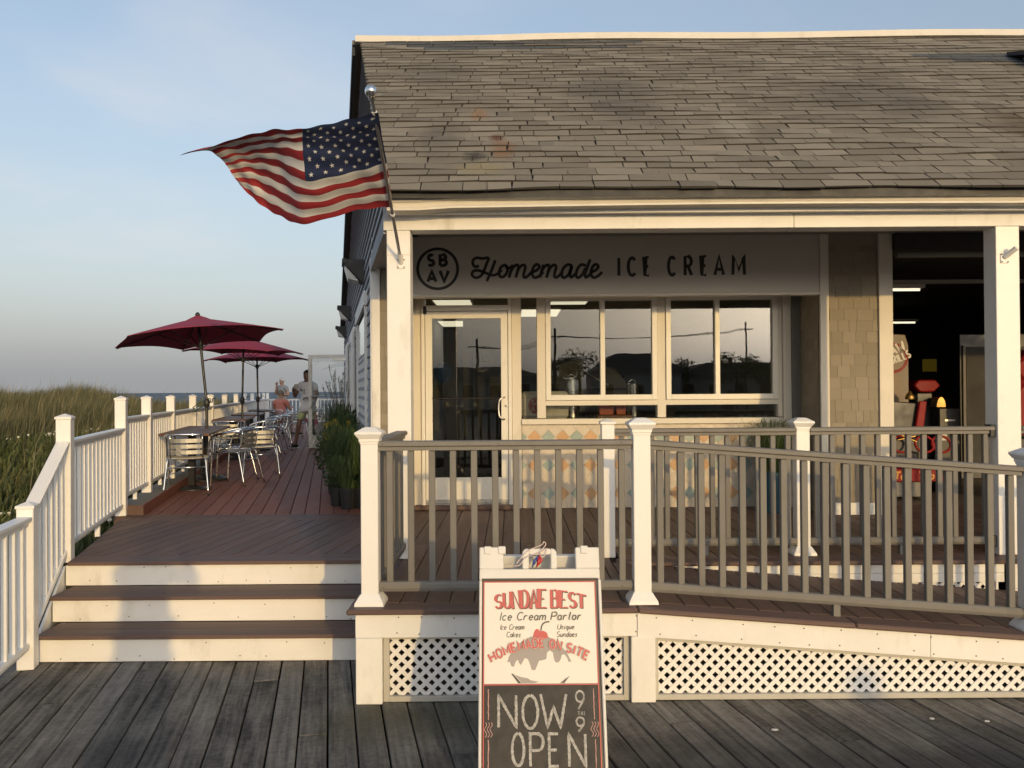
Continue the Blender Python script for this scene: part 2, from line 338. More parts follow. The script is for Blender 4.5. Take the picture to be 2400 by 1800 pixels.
M['flagw'] = pm('flag_white', (.56, .56, .57), (.68, .68, .69), .75, noise=(9, .4), bump=(180, .1, .002))
M['navy'] = pm('flag_navy', (.012, .022, .07), (.02, .034, .10), .75, noise=(9, .4), bump=(180, .1, .002))
M['pot'] = pm('black_plastic_pot', (.010, .011, .012), (.022, .023, .025), .5, noise=(9, .4))
M['bluepot'] = pm('blue_glazed_pot', (.010, .045, .075), (.016, .07, .11), .2, noise=(9, .4), coat=.5)
M['soil'] = pm('soil', (.02, .014, .01), (.05, .035, .025), .95, noise=(40, .5))
M['glass'] = glass('window_glass', (.80, .81, .79), 1.52, 1.15)
M['clearglass'] = glass('clear_glass', (.92, .94, .94), 1.5, 1.3)

# ================================================================== ground, sea, dune
def grid(name, xs, ys, fz, mat, smooth=True):
    nx, ny = len(xs), len(ys)
    vs = [(x, y, fz(x, y)) for y in ys for x in xs]
    fs = [(j * nx + i, j * nx + i + 1, (j + 1) * nx + i + 1, (j + 1) * nx + i) for j in range(ny - 1) for i in range(nx - 1)]
    mb = MB(); mb.add(vs, fs); return mb.obj(name, mat, None, smooth=smooth, recalc=False)
M['sand'] = pm('beach_sand', (.20, .165, .12), (.33, .28, .21), .95, noise=(.6, .4), fine=(8, .3), bump=(12, .4, .03))
M['dunesoil'] = pm('dune_ground', (.045, .042, .02), (.10, .09, .045), .95, noise=(.9, .5), fine=(7, .3), bump=(9, .5, .04))
M['asphalt'] = pm('pale_concrete', (.22, .21, .19), (.32, .31, .28), .9, noise=(.4, .4), fine=(40, .3))  # lot tone raised to bounce fill light onto the shaded facade
m = M['sea'] = pm('sea_water', (.075, .105, .135), (.095, .13, .16), .6, spec=.12, noise=(.02, .6), bump=(.25, .9, .6))
def sm(a, b, x):
    t = min(1, max(0, (x - a) / (b - a))); return t * t * (3 - 2 * t)
def dune_z(x, y):
    far = sm(5, 24, y + .15 * (-x - 6))
    z = -.30 + 1.18 * far
    z += .62 * sm(-9, -15, x + .17 * y - 1.0) * sm(10, 22, y)          # the higher shoulder to the left
    z += .10 * math.sin(x * .9 + y * .5) + .08 * math.sin(x * .37 - y * .71 + 1)
    z -= 4.2 * sm(38, 70, y)
    e = -1.825 - .2305 * y - .35 - x                                    # distance left of the deck edge
    return z * sm(-.3, 1.6, e) + (-.45) * (1 - sm(-.3, 1.6, e))
def lin(a, b, n): return [a + (b - a) * i / (n - 1) for i in range(n)]
tag(grid('sand_ground', [-3000, -60, -20, 0, 20, 60, 3000], [-3000, -60, -8, 0, 20, 60, 95], lambda x, y: -.5 if y < 61 else -3.4, M['sand']), 'pale sand sheet under and around the boardwalk', 'sand', kind='structure')
sea = grid('sea', [-9000, -500, 0, 500, 9000], [80, 300, 1500, 12000], lambda x, y: -3.0, M['sea']); tag(sea, 'grey blue sea out to the horizon beyond the dune', 'sea', kind='structure')
dn = grid('dune', lin(-70, 2, 110), lin(3, 78, 100), dune_z, M['dunesoil']); tag(dn, 'grassy dune rising left of the deck', 'dune', kind='structure')
pk = MB().box(-60, 60, -70, -5.3, -.2, -.03).obj('parking_lot', M['asphalt']); tag(pk, 'concrete lot behind the boardwalk, paled to bounce light onto the shop', 'parking lot', kind='structure')

# ------------------------------------------------------------------ dune grass (uncountable)
def blades(name, n, area_fn, hz, hmin, hmax, wid, cols, lean=.35, wind=(.25, .05), seg=2):
    pos = area_fn(n); n = len(pos)
    h = rng.uniform(hmin, hmax, n) * (.72 + .42 * np.sin(pos[:, 0] * 1.3 + np.sin(pos[:, 1] * .8) * 2) * np.sin(pos[:, 1] * .9 + 1)) * np.where(rng.random(n) < .03, 1.45, 1.0); az = rng.uniform(0, 2 * np.pi, n)
    ln = rng.uniform(.1, lean, n) * h
    dxv = np.cos(az) * ln + wind[0] * h; dyv = np.sin(az) * ln + wind[1] * h
    wa = rng.uniform(0, np.pi, n); wx = np.cos(wa) * wid; wy = np.sin(wa) * wid
    x, y = pos[:, 0], pos[:, 1]; z = pos[:, 2]
    V = np.empty((n, 5, 3), np.float32)
    V[:, 0] = np.stack([x - wx, y - wy, z - .05], 1); V[:, 1] = np.stack([x + wx, y + wy, z - .05], 1)
    mx_, my_, mz_ = x + dxv * .35, y + dyv * .35, z + h * .6
    V[:, 2] = np.stack([mx_ + wx * .8, my_ + wy * .8, mz_], 1); V[:, 3] = np.stack([mx_ - wx * .8, my_ - wy * .8, mz_], 1)
    V[:, 4] = np.stack([x + dxv, y + dyv, z + h * .97], 1)
    base = np.arange(n) * 5
    F = np.empty((n, 9), np.int32)
    F[:, 0:3] = base[:, None] + [0, 1, 2]; F[:, 3:6] = base[:, None] + [0, 2, 3]; F[:, 6:9] = base[:, None] + [3, 2, 4]
    me = bpy.data.meshes.new(name); me.vertices.add(n * 5); me.vertices.foreach_set('co', V.ravel())
    me.loops.add(n * 9); me.loops.foreach_set('vertex_index', F.ravel())
    me.polygons.add(n * 3); me.polygons.foreach_set('loop_start', np.arange(n * 3) * 3); me.polygons.foreach_set('loop_total', np.full(n * 3, 3))
    me.materials.append(cols); me.update(calc_edges=True); me.validate()
    return link(name, me)
def leafmat(name, c0, c1, isl=1.0):
    m = pm(name, c0, c1, .7, isl=isl, noise=(.5, .3))
    b = m.node_tree.nodes['Principled BSDF']; b.inputs['Specular IOR Level'].default_value = .25
    return m
M['grass'] = leafmat('dune_grass_blade', (.056, .062, .029), (.160, .154, .086))
M['leaf'] = leafmat('ground_cover_leaf', (.03, .045, .014), (.105, .12, .045))
M['dry'] = leafmat('dry_brush', (.05, .04, .022), (.13, .10, .06))
def dune_pts(n, ylo=6.0, yhi=40, dens=1.0):
    y = ylo + (yhi - ylo) * rng.random(n * 2) ** 1.35
    x = -1.825 - .2305 * y - .45 - rng.random(n * 2) ** 1.15 * (3.5 + .62 * y)
    k = rng.random(n * 2) < 1; x, y = x[k][:n], y[k][:n]
    cl = np.sin(x * 1.7 + np.sin(y * 1.3) * 2) * np.sin(y * 1.1 + np.sin(x * .9)) > -.75
    x, y = x[cl], y[cl]
    return np.array([(a, b, dune_z(a, b)) for a, b in zip(x, y)], np.float32)
g = blades('dune_grass', 105000, lambda n: dune_pts(n, 11.5, 42), 0, .32, .76, .0075, M['grass'], .4, (.22, .04)); tag(g, 'tall olive dune grass leaning with the wind', 'grass', kind='stuff')
M['stalk'] = leafmat('dry_grass_stalk', (.20, .165, .09), (.34, .29, .17))
g = blades('dry_grass_stalks', 3200, lambda n: dune_pts(n, 10.0, 40), 0, .6, 1.15, .005, M['stalk'], .25, (.18, .03)); tag(g, 'pale dry grass stalks standing above the dune grass', 'grass', kind='stuff')
def low_pts(n):
    y = rng.uniform(4.0, 17, n); x = -1.825 - .2305 * y - .35 - rng.random(n) * (3.0 + .5 * y)
    return np.array([(a, b, dune_z(a, b) + rng.random() * .45) for a, b in zip(x, y)], np.float32)
g = blades('ground_cover', 70000, low_pts, 0, .08, .24, .018, M['leaf'], .9, (.1, 0)); tag(g, 'low dark green leafy plants on the near dune', 'ground cover', kind='stuff')
def dry_pts(n):
    y = rng.uniform(3.6, 9.0, n); x = -1.825 - .2305 * y - .3 - rng.random(n) * 5.0
    return np.array([(a, b, dune_z(a, b) + rng.random() * .15) for a, b in zip(x, y)], np.float32)
g = blades('dry_brush', 14000, dry_pts, 0, .06, .2, .014, M['dry'], .9, (.1, 0)); tag(g, 'brownish dry brush beside the lowest railing', 'brush', kind='stuff')
M['flower'] = pm('white_flower', (.55, .56, .45), (.75, .75, .66), .8)
mb = MB()
for i in range(34):
    y = random.uniform(9, 17); x = -1.825 - .2305 * y - random.uniform(.6, 6.5); z = dune_z(x, y) + random.uniform(.42, .58)
    for k in range(random.randint(2, 5)):
        r = random.uniform(.018, .045); cx, cy = x + random.uniform(-.12, .12), y + random.uniform(-.06, .06)
        mb.lathe([(.004, -.03), (r, 0), (r * .5, .014)], (cx, cy, z + random.uniform(-.03, .03)), 6)
o = mb.obj('wildflowers', M['flower']); tag(o, 'scattered flat white flower heads in the dune greenery', 'flowers', kind='stuff')

# ================================================================== boardwalk
TA = .2205; A = math.atan(TA); ca, sa = math.cos(A), math.sin(A)       # everything on the left follows this skewed direction
def uv(s, wv): return (-sa * s + ca * wv, ca * s + sa * wv)            # along boards, across boards
bwk = empty('boardwalk', (0, 0, 0), 0, 'weathered grey plank boardwalk in the foreground', 'boardwalk', kind='structure')
PL = 3.62
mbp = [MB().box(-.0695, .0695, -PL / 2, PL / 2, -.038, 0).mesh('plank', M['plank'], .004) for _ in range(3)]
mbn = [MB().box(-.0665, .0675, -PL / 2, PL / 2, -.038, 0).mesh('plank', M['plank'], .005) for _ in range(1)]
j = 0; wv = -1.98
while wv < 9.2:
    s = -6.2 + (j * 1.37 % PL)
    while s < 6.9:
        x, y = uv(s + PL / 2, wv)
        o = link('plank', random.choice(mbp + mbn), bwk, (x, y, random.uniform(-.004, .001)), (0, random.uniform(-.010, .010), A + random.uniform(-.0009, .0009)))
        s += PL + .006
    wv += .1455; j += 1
for k in range(5):
    x, y = uv(.0, -1 + k * 2.4); MB().box(-.05, .05, -9, 9, -.30, -.045)
M['joist'] = pm('old_joist', (.02, .017, .013), (.05, .042, .033), .9, noise=(4, .4))
mbj = MB()
for k in range(12):
    mbj.box(-6, 10, -5.2 + k * 1.0, -5.1 + k * 1.0, -.25, -.048)
mbj.obj('joist', M['joist'], bwk)
stain_shade(M['plank'], [((.016, .016, .017), (1.5, 3.65, 0), (2.8, .75, .5), 2.6, .75), ((.016, .016, .017), (3.6, 3.9, 0), (1.7, .62, .5), 3.1, .7),  # foreground shade and weathering, both painted as dark patches into the planks
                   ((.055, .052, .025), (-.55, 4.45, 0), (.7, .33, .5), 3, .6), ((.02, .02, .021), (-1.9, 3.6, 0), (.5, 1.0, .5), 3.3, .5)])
mb = MB()
for (x, y) in ((1.33, 4.27), (2.47, 4.36), (2.2, 4.4), (-.55, 3.5)):
    P = [(x + .016 * math.cos(a) * random.uniform(.6, 1.3), y + .009 * math.sin(a) * random.uniform(.6, 1.2)) for a in [k * .9 for k in range(7)]]
    mb.prism(P, lambda a, b, t: (a, b, t), .002, .006)
o = mb.obj('paper_scrap', M['flagw']); tag(o, 'tiny white scraps of litter on the boardwalk', 'litter', kind='stuff')

# ================================================================== entrance steps
DZ = .535
def fenceX(y): return -1.825 - .2305 * y
def fenceX2(y): return -1.925 - .2305 * y          # from the kerb on the railing stands a little further out
st = empty('entrance_steps', (-2, 5.42, 0), 0, 'three cream risers with brown treads up to the deck', 'steps', kind='structure')
for k, (yr, z0, z1) in enumerate(((5.42, 0.004, .152), (5.72, .182, .331), (6.02, .361, .505))):
    xl = fenceX(yr) - .02
    MB().box(xl, -.80, yr, yr + .02, z0, z1).obj('riser', M['paint'], st, .0015)
    if k < 2:
        MB().box(xl - .01, -.80, yr - .028, yr + .135, z1 + .001, z1 + .027).obj('tread_board', M['tread'], st, .005)
        MB().box(xl - .01, -.80, yr + .139, yr + .296, z1 + .001, z1 + .027).obj('tread_board', M['tread'], st, .005)
stringer = MB()
stringer.prism([(5.45, 0), (6.4, 0), (6.4, .50), (6.06, .50), (5.74, .31), (5.45, .14)], lambda a, b, t: (t - .2305 * (a - 5.4), a, b), fenceX(5.4) - .05, fenceX(5.4) - .03)
stringer.obj('stringer', M['paint'], st)

# ================================================================== dining deck (landing + long deck)
dk = empty('dining_deck', (-2.6, 8, DZ), 0, 'brown composite deck behind the steps with reddish boards running back to the sea', 'deck', kind='structure')
def wallX(y): return .430 - .2205 * y
def prismboard(name, poly, mat, parent, z1=DZ, th=.026, bev=.004):
    mb = MB().prism(poly, lambda a, b, t: (a, b, t), z1 - th, z1); return mb.obj(name, mat, parent, bev)
prismboard('edge_board', [(fenceX(5.99) + .0, 5.99), (-.90, 5.99), (-.90, 6.13), (fenceX(6.13) + .0, 6.13)], M['tread'], dk)
prismboard('edge_board', [(fenceX(6.135) + .0, 6.135), (-.90, 6.135), (-.90, 6.225), (fenceX(6.225) + .0, 6.225)], M['tread'], dk)
lam = math.atan(.13)
reg = [(fenceX(6.23) + .0, 6.23), (-.90, 6.23), (-1.24, 7.91), (fenceX2(7.91) + .0, 7.91)]
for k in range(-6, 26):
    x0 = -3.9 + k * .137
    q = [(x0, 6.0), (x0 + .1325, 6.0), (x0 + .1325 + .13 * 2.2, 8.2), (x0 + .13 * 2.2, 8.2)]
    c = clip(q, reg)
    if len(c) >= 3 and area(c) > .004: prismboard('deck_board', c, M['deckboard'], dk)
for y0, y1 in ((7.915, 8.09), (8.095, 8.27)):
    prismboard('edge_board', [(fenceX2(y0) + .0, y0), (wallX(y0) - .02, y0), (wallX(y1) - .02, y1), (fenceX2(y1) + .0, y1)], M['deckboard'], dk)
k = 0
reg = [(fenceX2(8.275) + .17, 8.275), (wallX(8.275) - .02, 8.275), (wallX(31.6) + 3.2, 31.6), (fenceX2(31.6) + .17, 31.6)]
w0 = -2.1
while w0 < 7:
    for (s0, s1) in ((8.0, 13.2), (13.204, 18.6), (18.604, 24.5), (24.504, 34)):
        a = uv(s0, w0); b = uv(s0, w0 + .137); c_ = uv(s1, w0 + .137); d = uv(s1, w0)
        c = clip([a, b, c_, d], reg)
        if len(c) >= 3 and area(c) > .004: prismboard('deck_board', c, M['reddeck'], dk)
    w0 += .1435
kb = MB(); kb.prism([(8.30, 0), (31.6, 0), (31.6, .1), (8.30, .1)], lambda a, b, t: (fenceX2(a) + .165 + t, a, DZ - .03 + b * 1.3), -.022, 0)
kb.obj('kerb_board', M['reddeck'], dk, .002)
MB().prism([(fenceX2(8.3) - .12, 8.3), (fenceX2(8.3) + .14, 8.3), (fenceX2(31.6) + .14, 31.6), (fenceX2(31.6) - .12, 31.6)], lambda a, b, t: (a, b, t), DZ - .16, DZ + .085).obj('kerb_sill', pm('grey_weathered_sill', (.12, .115, .10), (.22, .21, .19), .85, noise=(2, .5)), dk)
MB().prism([(fenceX2(8.29) - .13, DZ - .2), (fenceX2(8.29) + .165, DZ - .2), (fenceX2(8.29) + .165, DZ + .098), (fenceX2(8.29) - .13, DZ + .098)], lambda a, b, t: (a, t, b), 8.272, 8.296).obj('kerb_board', M['deckboard'], dk, .002)  # end board in darker brown, its shade put into the colour
sub = MB(); sub.prism([(fenceX2(6.04) + .05, 6.05), (-.9, 6.05), (-1.4, 8.3), (wallX(31.5), 31.5), (fenceX2(31.5) + .1, 31.5), (fenceX2(8) + .05, 8)], lambda a, b, t: (a, b, t), DZ - .5, DZ - .03)
sub.obj('deck_frame', M['joist'], dk)

# ================================================================== porch deck, ramp
pd = empty('porch_deck', (1.5, 6.5, DZ), 0, 'brown composite porch floor in front of the ice cream windows', 'porch floor', kind='structure')
x = -.795
MB().box(-.93, .69, 4.625, 4.78, DZ - .03, DZ).obj('edge_board', M['tread'], pd, .008)
MB().box(-.93, -.795, 4.784, 5.985, DZ - .028, DZ).obj('edge_board', M['tread'], pd, .006)
k = 0
while x < 8.2:
    y0 = 4.784 if x < .69 else 5.99
    for (a, b) in (((y0, 7.1), (7.104, 8.62)) if k % 2 else ((y0, 6.6), (6.604, 8.62))):
        if b - a < .1: continue
        MB().box(x, min(x + .1365, .692) if (y0 < 5 and a < 5.9) else x + .1365, a, b, DZ - .026, DZ).obj('deck_board', M['deckboard'], pd, .004)
    x += .1425; k += 1
MB().box(.735, 8.2, 5.845, 5.986, DZ - .03, DZ + .001).obj('edge_board', M['tread'], pd, .008)
MB().prism([(-1.33, 7.95), (-.905, 6.1), (-.80, 6.1), (-.80, 8.6), (-1.33, 8.6)], lambda a, b, t: (a, b, t), DZ - .029, DZ - .003).obj('edge_board', M['deckboard'], pd)
MB().box(-.88, .6, 4.9, 8.6, DZ - .2, DZ - .035).obj('porch_frame', M['joist'], pd); MB().box(.6, 8.2, 6.0, 8.6, DZ - .2, DZ - .035).obj('porch_frame', M['joist'], pd)
rp = empty('ramp', (2.5, 5.2, .4), 0, 'brown composite ramp sloping down to the right behind the lattice', 'ramp', kind='structure')
RS = -.0775
def rz(x): return DZ + RS * (x - .69)
def rampbox(x0, x1, y0, y1, t, name, mat, bev=.004, up=0.):
    MB().hexa([(x0, y0, rz(x0) - t + up), (x1, y0, rz(x1) - t + up), (x1, y1, rz(x1) - t + up), (x0, y1, rz(x0) - t + up), (x0, y0, rz(x0) + up), (x1, y0, rz(x1) + up), (x1, y1, rz(x1) + up), (x0, y1, rz(x0) + up)]).obj(name, mat, rp, bev)
rampbox(.694, 1.90, 4.625, 4.78, .03, 'edge_board', M['tread'], .008); rampbox(1.903, 4.6, 4.625, 4.78, .03, 'edge_board', M['tread'], .008)
x = .70
while x < 4.5:
    rampbox(x, x + .1365, 4.784, 5.865, .026, 'deck_board', M['deckboard']); x += .1425
rampbox(.7, 4.5, 4.9, 5.8, .12, 'ramp_frame', M['joist'], 0, -.035)

# ================================================================== skirting: fascias, piers, lattice
sk = empty('porch_skirting', (.7, 4.7, 0), 0, 'white fascia boards and diagonal lattice under the porch edge and ramp', 'lattice skirting')
YF = 4.655
MB().box(-.884, .688, YF, YF + .022, .372, .503).obj('fascia_board', M['paint'], sk, .002)
def rf(x0, x1): MB().hexa([(x0, YF, rz(x0) - .165), (x1, YF, rz(x1) - .165), (x1, YF + .022, rz(x1) - .165), (x0, YF + .022, rz(x0) - .165), (x0, YF, rz(x0) - .032), (x1, YF, rz(x1) - .032), (x1, YF + .022, rz(x1) - .032), (x0, YF + .022, rz(x0) - .032)]).obj('fascia_board', M['paint'], sk, .002)
rf(.691, 2.325); rf(2.327, 4.6)
MB().box(-.884, -.866, YF + .022, 5.40, .372, .503).obj('fascia_board', M['paint'], sk, .002)
for x0, x1 in ((-.882, -.735), (.655, .79)):
    MB().box(x0, x1, YF - .004, YF + .045, .003, .3705).obj('pier', M['paint'], sk, .003)
MB().box(-.880, -.862, YF + .05, 5.4, .003, .368).obj('side_skirt', M['paint'], sk, .002)
strip_th = .006
def lattice(poly, y, fr=True, parent=sk):
    """poly: ccw (x,z)"""
    xs = [p[0] for p in poly]; zs = [p[1] for p in poly]; pt = .0681; sp = pt / math.sqrt(2); wd = .0228
    for dr in (1, -1):
        lo, hi = (min(xs) - max(zs), max(xs) - min(zs)) if dr == 1 else (min(xs) + min(zs), max(xs) + max(zs))
        n0, n1 = int(lo / pt) - 1, int(hi / pt) + 1
        for n in range(n0, n1 + 1):
            c = n * pt + .012; d = Vector((1, dr)).normalized(); q = Vector((-d.y, d.x)) * wd / 2
            p0 = Vector((c, 0)) - d * 9; p1 = Vector((c, 0)) + d * 9
            P = [tuple(p0 - q), tuple(p1 - q), tuple(p1 + q), tuple(p0 + q)]
            cp = clip(P, poly)
            if len(cp) >= 3 and area(cp) > 3e-4:
                yy = y if dr == 1 else y + strip_th - .001
                MB().prism(cp, lambda a, b, t: (a, t, b), yy, yy + strip_th).obj('lattice_strip', M['white'], parent)
lattice([(-.70, .035), (.615, .035), (.615, .355), (-.70, .355)], YF + .052)
xe = 4.4
lattice([(.81, .035), (xe, .035), (xe, max(.05, rz(xe) - .185)), (.81, rz(.81) - .185)], YF + .052)
M['latframe'] = pm('lattice_frame', (.42, .40, .35), (.52, .50, .45), .5, noise=(5, .4))
for b in ((-.733, -.70, .004, .371), (.617, .652, .004, .371)): MB().box(b[0], b[1], YF + .03, YF + .075, b[2], b[3]).obj('lattice_frame', M['latframe'], sk, .002)
MB().box(-.70, .617, YF + .03, YF + .075, .004, .034).obj('lattice_frame', M['latframe'], sk, .002)
MB().box(-.70, .617, YF + .03, YF + .075, .355, .371).obj('lattice_frame', M['latframe'], sk, .002)
MB().box(.792, .812, YF + .03, YF + .075, .004, rz(.8) - .167).obj('lattice_frame', M['latframe'], sk, .002)
MB().box(.812, 4.6, YF + .03, YF + .075, .004, .034).obj('lattice_frame', M['latframe'], sk, .002)
MB().hexa([(.812, YF + .03, rz(.812) - .188), (4.4, YF + .03, rz(4.4) - .188), (4.4, YF + .075, rz(4.4) - .188), (.812, YF + .075, rz(.812) - .188), (.812, YF + .03, rz(.812) - .168), (4.4, YF + .03, rz(4.4) - .168), (4.4, YF + .075, rz(4.4) - .168), (.812, YF + .075, rz(.812) - .168)]).obj('lattice_frame', M['latframe'], sk, .001)
ps = empty('porch_step_skirting', (2.5, 5.88, 0), 0, 'white double fascia and lattice along the upper porch edge beside the ramp', 'lattice skirting')
MB().box(.80, 3.46, 5.872, 5.892, .44, .503).obj('fascia_board', M['paint'], ps, .002); MB().box(.80, 3.46, 5.872, 5.892, .375, .438).obj('fascia_board', M['paint'], ps, .002)
MB().box(3.50, 8.2, 5.872, 5.892, .33, .503).obj('fascia_board', M['paint'], ps, .002); MB().box(3.50, 8.2, 5.868, 5.892, .0, .328).obj('pier', M['paint'], ps, .002)
lattice([(2.45, .22), (3.40, .15), (3.40, .372), (2.45, .372)], 5.884, parent=ps)
MB().box(3.402, 3.42, 5.876, 5.90, .1, .373).obj('lattice_frame', M['white'], ps, .002)

# ================================================================== railings
def cap_mesh(style):
    mb = MB()
    if style == 'pyramid':
        h = .056; mb.prism([(-h, -h), (h, -h), (h, h), (-h, h)], lambda a, b, t: (a, b, t), 0, .018)
        mb.add([(-h, -h, .018), (h, -h, .018), (h, h, .018), (-h, h, .018), (0, 0, .042)], [(0, 1, 4), (1, 2, 4), (2, 3, 4), (3, 0, 4)])
    else:
        for s0, s1, z0, z1 in ((.052, .052, -.014, 0), (.057, .057, 0, .018), (.060, .078, .018, .045), (.078, .076, .045, .056), (.074, .045, .056, .074), (.045, .03, .074, .082)):
            mb.hexa([(-s0, -s0, z0), (s0, -s0, z0), (s0, s0, z0), (-s0, s0, z0), (-s1, -s1, z1), (s1, -s1, z1), (s1, s1, z1), (-s1, s1, z1)])
    return mb.mesh('cap', M['white'], .0015)
CAPP, CAPO = cap_mesh('pyramid'), cap_mesh('ornate')
mb = MB()
for s0, s1, z0, z1 in ((.084, .080, 0, .022), (.078, .054, .022, .062)):
    mb.hexa([(-s0, -s0, z0), (s0, -s0, z0), (s0, s0, z0), (-s0, s0, z0), (-s1, -s1, z1), (s1, -s1, z1), (s1, s1, z1), (-s1, s1, z1)])
BASE = mb.mesh('base_trim', M['white'], .0015)
def post(parent, x, y, z0, z1, style='pyramid', base=False, rot=0, wd=.1, name='post'):
    o = link(name, boxmesh('post', wd, wd, z1 - z0, M['white'], .004), parent, (x, y, z0), (0, 0, rot))
    lchild('cap', CAPP if style == 'pyramid' else CAPO, o, (0, 0, z1 - z0))
    if base: lchild('base_trim', BASE, o, (0, 0, 0))
    return o
def beam(mb, p0, p1, sec):
    """extrude section (across, up) from p0 to p1, kept vertical"""
    p0, p1 = Vector(p0), Vector(p1); d = (p1 - p0); h = Vector((d.x, d.y, 0)).normalized(); q = Vector((-h.y, h.x, 0))
    n = len(sec); vs = [p0 + q * a + Vector((0, 0, b)) for a, b in sec] + [p1 + q * a + Vector((0, 0, b)) for a, b in sec]
    mb.add(vs, [tuple(range(n))[::-1], tuple(range(n, 2 * n))] + [(i, (i + 1) % n, n + (i + 1) % n, n + i) for i in range(n)])
TOPW = [(-.024, -.058), (.024, -.058), (.026, -.03), (.045, -.026), (.045, -.004), (.03, 0), (-.03, 0), (-.045, -.004), (-.045, -.026), (-.026, -.03)]
BOTW = [(-.024, -.042), (.024, -.042), (.030, -.02), (.024, 0), (-.024, 0), (-.030, -.02)]
TOPG = [(-.028, -.054), (.028, -.054), (.028, -.032), (.044, -.027), (.044, -.006), (.036, 0), (-.036, 0), (-.044, -.006), (-.044, -.027), (-.028, -.032)]
BOTG = [(-.022, -.055), (.022, -.055), (.030, -.036), (.030, -.012), (.02, 0), (-.02, 0), (-.030, -.012), (-.030, -.036)]
def panel(parent, p0, p1, ztop, zbot, n, mat, bw, sec_t, sec_b, slope=0, foot=True, tan_=None, ends=.05):
    """rail panel between plan points; ztop/zbot at p0, slope rises by `slope` per metre of plan"""
    p0, p1 = Vector((*p0, 0)), Vector((*p1, 0)); d = p1 - p0; L = d.length; h = d.normalized(); az = math.atan2(h.y, h.x)
    a, b = p0 + h * ends, p1 - h * ends
    def at(s, z): return (p0.x + h.x * s, p0.y + h.y * s, z + slope * s)
    mb = MB(); beam(mb, at(ends, ztop), at(L - ends, ztop), sec_t); mb.obj('top_rail', mat, parent, .0015)
    mb = MB(); beam(mb, at(ends, zbot), at(L - ends, zbot), sec_b); mb.obj('bottom_rail', mat, parent, .0015)
    hh = (ztop - .056) - (zbot - .002)
    me = boxmesh('baluster', bw, bw, hh, mat, .003)
    for i in range(n):
        s = ends + (L - 2 * ends) * (i + .5) / n
        x, y, z = at(s, zbot - .002); link('baluster', me, parent, (x, y, z), (0, 0, az))
    if foot:
        x, y, z = at(L * .5, zbot - .05); link('rail_foot', boxmesh('rail_foot', .04, .04, .10, mat), parent, (x, y, z - .09), (0, 0, az))
FA = math.atan(.2305)
wr = empty('white_railing', (fenceX(8), 8, DZ), 0, 'white railing with capped posts stepping up the stairs and along the dining deck', 'railing')
PY = {'Z': (3.45, 0, 1.03), 'A': (5.32, 0, 1.04), 'B': (6.11, DZ - .02, 1.58), }
for k, (y, z0, z1) in PY.items(): post(wr, fenceX(y) - .05, y, z0, z1 - .02, rot=FA)
ys = [8.25, 9.47, 11.0, 12.9, 15.0, 17.2, 19.5, 21.8, 24.2, 26.6, 29.0, 31.2]
fp = lambda y: (fenceX(y) - .05, y)
fq = lambda y: (fenceX2(y) - .05, y)
for y in ys: post(wr, *fq(y), DZ + .0 if y == ys[0] else DZ + .085, 1.68, rot=FA)
panel(wr, fp(3.45), fp(5.32), .97, .17, 13, M['white'], .034, TOPW, BOTW)
sL = math.hypot(.79, .79 * .2305)
panel(wr, fp(5.32), fp(6.11), .99, .20, 6, M['white'], .034, TOPW, BOTW, slope=.44 / sL, foot=False)
panel(wr, fp(6.11), fq(ys[0]), 1.405, .655, 14, M['white'], .034, TOPW, BOTW)
for a, b in zip(ys, ys[1:]): panel(wr, fq(a), fq(b), 1.505, .745, max(8, int((b - a) / .125)), M['white'], .034, TOPW, BOTW)
er = empty('white_railing', (-6, 31.2, DZ), 0, 'white railing across the far end of the deck before the sea', 'railing')
xs = [fenceX2(31.2) - .05, -7.3, -5.4, -3.5]
for x in xs[1:]: post(er, x, 31.2, DZ, 1.66)
for a, b in zip(xs, xs[1:]): panel(er, (a, 31.2), (b, 31.2), 1.48, .66, 13, M['white'], .036, TOPW, BOTW)
# grey porch rails
gr = empty('porch_railing', (-.1, 4.77, DZ), 0, 'grey front porch railing between two white capped posts', 'railing')
post(gr, -.815, 4.775, DZ, 1.462, 'ornate', True, wd=.098); post(gr, .735, 4.775, DZ, 1.505, 'ornate', True, wd=.098)
panel(gr, (-.815, 4.78), (.735, 4.78), 1.463, .66, 12, M['greyrail'], .036, TOPG, BOTG)
panel(gr, (-.80, 4.80), (-.80, 6.05), 1.463, .66, 9, M['greyrail'], .036, TOPG, BOTG, foot=False)
rr_ = empty('ramp_railing', (1.9, 4.77, .5), 0, 'grey railing sloping down along the ramp to a white capped post', 'railing')
panel(rr_, (.735, 4.78), (2.96, 4.78), 1.463, .652, 18, M['greyrail'], .036, TOPG, BOTG, slope=RS)
post(rr_, 2.965, 4.775, rz(2.965), 1.315, 'ornate', True, wd=.098)
panel(rr_, (2.965, 4.78), (4.4, 4.78), 1.463 + RS * 2.23, .652 + RS * 2.23, 11, M['greyrail'], .036, TOPG, BOTG, slope=RS)
br = empty('upper_porch_railing', (2.1, 6.09, DZ), 0, 'grey railing behind the ramp from slim white post to porch column', 'railing')
post(br, .692, 6.06, DZ, 1.50, 'pyramid', wd=.092); post(br, 2.117, 6.11, DZ, 1.452, 'ornate', True, wd=.098)
panel(br, (.692, 6.09), (2.117, 6.09), 1.463, .66, 12, M['greyrail'], .036, TOPG, BOTG)
panel(br, (2.117, 6.09), (3.56, 6.09), 1.463, .66, 12, M['greyrail'], .036, TOPG, BOTG)
panel(br, (3.66, 6.09), (6.4, 6.09), 1.463, .66, 22, M['greyrail'], .036, TOPG, BOTG)
bkt = MB().box(3.475, 3.515, 6.05, 6.13, 1.385, 1.475); bkt.box(3.475, 3.515, 6.05, 6.13, .59, .67); bkt.obj('rail_bracket', M['dark'], br, .004)

